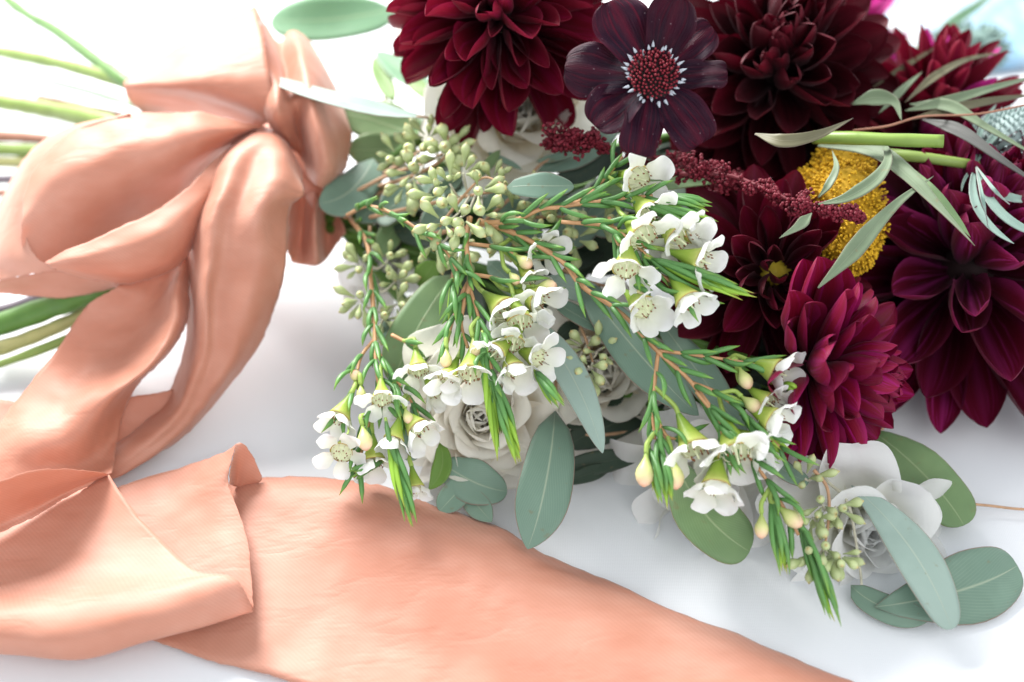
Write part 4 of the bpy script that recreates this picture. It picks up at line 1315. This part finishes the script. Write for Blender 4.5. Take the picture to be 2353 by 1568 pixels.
# ------------------------------------------------------------------ blades and cut stems on the right
def blade(label, pts, wpx, mat, group='grassy blades', roll=0.0, twist=0.0, name='grass_blade', fold=.25):
    w = [P(*p) for p in pts]
    t = thing(name, label, 'blade', w[0], group)
    sp = spline(w, 10)
    o0 = w[0]
    mid = w[len(w) // 2]
    nrm = (BV * .8 + Vector((0, 0, .4))).normalized()
    g = leaf_mesh_pts([p - o0 for p in sp], wpx * mpp(mid), nrm, 'blade', fold, .06, m=7, roll=math.radians(roll), twist=math.radians(twist))
    o = link('blade', grid_mesh('blade', g, mat), t, Matrix.Translation(o0))
    s = o.modifiers.new('thickness', 'SOLIDIFY')
    s.thickness, s.offset = .0004, 0
    return t


blade('wide pale blade rising from the small magenta dahlia across the yellow head', [(1880, 662, 9.8), (1950, 590, 10.4), (2010, 520, 11), (2070, 460, 11.4), (2145, 405, 11.6)], 40, M_BLADE)
blade('long folded green blade falling over the big wine dahlia', [(1880, 335, 10.8), (2000, 345, 11.4), (2080, 400, 11.6), (2150, 470, 11.4), (2240, 565, 10.8)], 50, M_BLADE, twist=25)
blade('curled brownish blade looping in front of the yellow head', [(1880, 470, 11.4), (1945, 455, 11.8), (2010, 415, 12), (2040, 370, 12), (2030, 335, 11.6), (1990, 330, 11.2)], 30, M_BLADE, twist=40)
blade('small hooked green blade over the yellow head', [(1880, 455, 11), (1905, 425, 11.6), (1922, 385, 11.8), (1912, 345, 11.4)], 22, M_BLADE, roll=30)
blade('brownish green blade along the foot of the almost black dahlia', [(1735, 308, 12.8), (1800, 325, 13), (1880, 310, 13), (1960, 272, 12.8)], 34, M_BLADE_BROWN)
blade('pale hooked blade curling between the black and spiky dahlias', [(1955, 240, 11.8), (2010, 225, 12.2), (2055, 235, 12.2), (2072, 278, 11.8)], 36, M_BLADE, twist=-30)
blade('upright thin green blade behind the almost black dahlia', [(2010, 250, 8.8), (1990, 150, 9.8), (1970, 70, 10.4), (1964, 5, 10.6)], 22, M_BLADE)
blade('pale narrow blade drooping across the grey thistle', [(2090, 240, 11.2), (2180, 245, 11.6), (2270, 295, 11.4), (2400, 370, 10.8)], 30, M_BLADE)
blade('dark slate blade lying over the grey thistle', [(2120, 275, 11.2), (2200, 300, 11.6), (2290, 360, 11.4), (2400, 435, 10.8)], 34, m_leaf('slate_blade', (.05, .05, .05), (.10, .10, .09), (.12, .12, .11), (.08, .05, .05)))
blade('thin brown blade slanting over the spiky dahlia towards its tips', [(2000, 205, 10.2), (2100, 140, 10.8), (2200, 80, 10.8)], 12, M_BLADE_BROWN)
blade('narrow tan blade slanting over the pink petals', [(2080, 235, 11), (2150, 175, 11.4), (2230, 135, 11.4), (2330, 120, 11)], 18, M_BLADE_BROWN)
blade('grey green blade fanning out past the spiky dahlia', [(2080, 255, 11.2), (2170, 235, 11.6), (2290, 200, 11.6), (2400, 170, 11.2)], 26, M_BLADE)
blade('olive blade lowest of the fan beside the thistle', [(2090, 275, 11), (2190, 250, 11.4), (2290, 230, 11.2), (2400, 215, 10.8)], 24, M_BLADE_BROWN)
blade('short silvery blade in front of the spiky dahlia', [(2020, 260, 10.8), (2080, 200, 11.2), (2120, 165, 11.2)], 18, M_BLADE)
blade('narrow grey blade tip across the open wine dahlia', [(1865, 490, 11.6), (1835, 520, 11.4), (1790, 548, 11)], 24, M_BLADE)
blade('green blade shadowed under the long folded blade', [(2060, 360, 10.8), (2140, 440, 10.8), (2200, 510, 10.4), (2230, 545, 10.2)], 30, M_EUC_GREEN)

t = thing('cut_stem', 'bright green cut stem lying across the blades below the spiky dahlia', 'stem', P(1880, 318, 11.8))
w = [P(1870, 316, 11.4), P(1960, 318, 12), (P(2060, 322, 12.4)), P(2168, 325, 12.6)]
tube('stalk', w, 16 * mpp(w[0]), 14 * mpp(w[0]), m_simple('cut_stem_green', (0.17, 0.26, 0.05), .4, .4, 60), t, 12, 6, .1)
tubes = thing('reddish_twig', 'thin reddish twig running to the thistle blades', 'twig', P(1960, 300, 10.8))
tube('stalk', [P(1960, 300, 11.2), P(2040, 290, 11.6), P(2120, 268, 11.8), P(2250, 262, 11.8), P(2400, 232, 11.6)], .0006, .0005, M_STEM_B, tubes, 6, 6)

# thistle
tc_ = P(2325, 330, 9.8)
ta = cdir(.85, .25, .35)
th = thing('thistle', 'grey blue thistle head with spiny bracts on a pale green stalk', 'thistle', tc_ - ta * .03)
e1 = ta.cross(BV).normalized()
e2 = ta.cross(e1)
link('core', core_mesh(M_THISTLE), th, Matrix.Translation(tc_) @ frame(ta, e1) @ Matrix.Diagonal((.0145, .024, .0145, 1)))
it = []
for i in range(420):
    f = (i + .5) / 420
    y = 1 - 2 * f
    a = i * 2.399963
    rr = math.sqrt(1 - y * y)
    ra = e1 * math.cos(a) + e2 * math.sin(a)
    it.append((tc_ + ta * .024 * y + ra * .0145 * rr, ra * rr + ta * (y * .6 + .4), .0032, .0009))
blob_florets('florets', th, it, M_THISTLE, SPIKE)
nb = P(2240, 378, 10.4)
tube('stalk', [P(2020, 352, 10.4), P(2120, 362, 10.8), nb, tc_ - ta * .02], 14 * mpp(nb), 10 * mpp(nb), M_STEM_P, th, 10, 6)
for tip, wd, bow in [((2400, 455, 10), 36, (-20, 30, 0)), ((2330, 560, 9.8), 34, (-40, 10, 0)), ((2420, 545, 9.6), 40, (-30, 30, 0)), ((2290, 240, 11), 22, (-14, -6, 0)),
                     ((2400, 285, 11), 30, (-10, -40, 0)), ((2270, 520, 10), 16, (0, 0, 2.4)), ((2210, 440, 10), 12, (-8, 0, 0)), ((2320, 470, 10.8), 16, (0, 8, 2.4))]:
    leaf(th, (2242, 380, 10.6), tip, wd * .62, M_THISTLE_B, 'lance', bow, name='bract', fold=.3)

# ------------------------------------------------------------------ foliage packed under the heads
def filler(label, stem, n, mat, spread, wpx=(60, 95), ln=(120, 190)):
    w = [P(*p) for p in stem]
    t = thing('foliage_sprig', label, 'foliage', w[0], 'foliage under the flower heads')
    tube('stem', w, .0016, .0009, M_STEM_G, t, 6, 6)
    for i in range(n):
        f = (i + .5) / n
        k = f * (len(stem) - 1)
        a = stem[int(k)]
        b = stem[min(int(k) + 1, len(stem) - 1)]
        q = k - int(k)
        base = [a[j] + (b[j] - a[j]) * q for j in range(3)]
        an = rnd(0, 6.28)
        l_ = rnd(*ln)
        tip = (base[0] + l_ * math.cos(an) + 30, base[1] + l_ * math.sin(an) * .8, max(.6, base[2] + rnd(-spread, spread)))
        leaf(t, tuple(base), tip, rnd(*wpx), mat, random.choice(('lance', 'oval')), roll=rnd(-35, 35), seg=9)


filler('shade-painted leaves filling the gap under the almost black dahlia', [(1200, 470, 5), (1450, 400, 6), (1650, 400, 6), (1850, 380, 5.5), (2000, 400, 4.5)], 26, M_EUC_SHADE, .8)
filler('shade-painted leaves filling the gap between the wine dahlias', [(1250, 560, 5), (1500, 560, 5), (1750, 560, 4.6), (1950, 560, 4), (2080, 560, 3.5)], 26, M_EUC_SHADE, .8)
filler('shade-painted leaves low behind the hanging eucalyptus leaves', [(1050, 620, 4), (1250, 720, 3.4), (1450, 800, 2.6), (1650, 860, 2), (1850, 920, 1.6)], 24, M_EUC_SHADE, .5)
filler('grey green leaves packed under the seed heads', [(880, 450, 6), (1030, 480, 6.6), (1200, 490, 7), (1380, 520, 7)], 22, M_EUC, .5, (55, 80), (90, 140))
filler('shade-painted leaves at the throat of the bouquet', [(800, 490, 4), (900, 480, 4.8), (1020, 470, 5.4), (1150, 440, 6)], 18, M_EUC_SHADE, .5, (45, 70), (80, 130))
filler('shade-painted leaves behind the cream rose and burgundy dahlia', [(1000, 340, 5.5), (1150, 240, 6.4), (1350, 150, 6.6), (1550, 120, 6.6), (1700, 200, 6)], 22, M_EUC_SHADE, .6)
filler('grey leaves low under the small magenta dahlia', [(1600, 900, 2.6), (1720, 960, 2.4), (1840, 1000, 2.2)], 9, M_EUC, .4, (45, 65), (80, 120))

# ------------------------------------------------------------------ blurred things behind
c0 = P(2240, 40, 0)
pr = thing('printed_paper', 'pale blue watercolour printed paper on the table behind the bouquet', 'paper', c0)
rows = []
for i in range(9):
    rows.append([Vector((-.17 + .34 * j / 8, -.09 + .20 * i / 8, .0015 + .0012 * math.sin(i * .7) * math.cos(j * .5))) for j in range(9)])
o = link('sheet', grid_mesh('sheet', rows, M_PRINT), pr, Matrix.Translation(c0 + Vector((.03, .03, 0))) @ Matrix.Rotation(.2, 4, 'Z'))
s = o.modifiers.new('thickness', 'SOLIDIFY')
s.thickness = .0006

fz = thing('thistle', 'far blurred grey green thistle head behind the spiky dahlia', 'thistle', P(2230, 110, 3))
pc = P(2225, 112, 3.2)
link('core', core_mesh(M_FUZZ), fz, Matrix.Translation(pc) @ frame(RV, BV) @ Matrix.Diagonal((.012, .022, .012, 1)))
it = []
for i in range(220):
    d = Vector((rnd(-1, 1), rnd(-1, 1), rnd(-1, 1))).normalized()
    it.append((pc + Vector((d.x * .022, d.y * .012, d.z * .012)), d, .006, .0012))
blob_florets('florets', fz, it, M_FUZZ, SPIKE)
tube('stalk', [pc - RV * .02, P(2130, 118, 2.6), P(2030, 125, 2)], .0035, .003, M_STEM_P, fz, 8, 5)
blade('blurred upright mint blade behind the spiky dahlia', [(2150, 110, 4), (2180, 60, 4.5), (2250, 10, 5), (2300, -30, 5)], 26, M_MINT, group='blurred blades at the back')
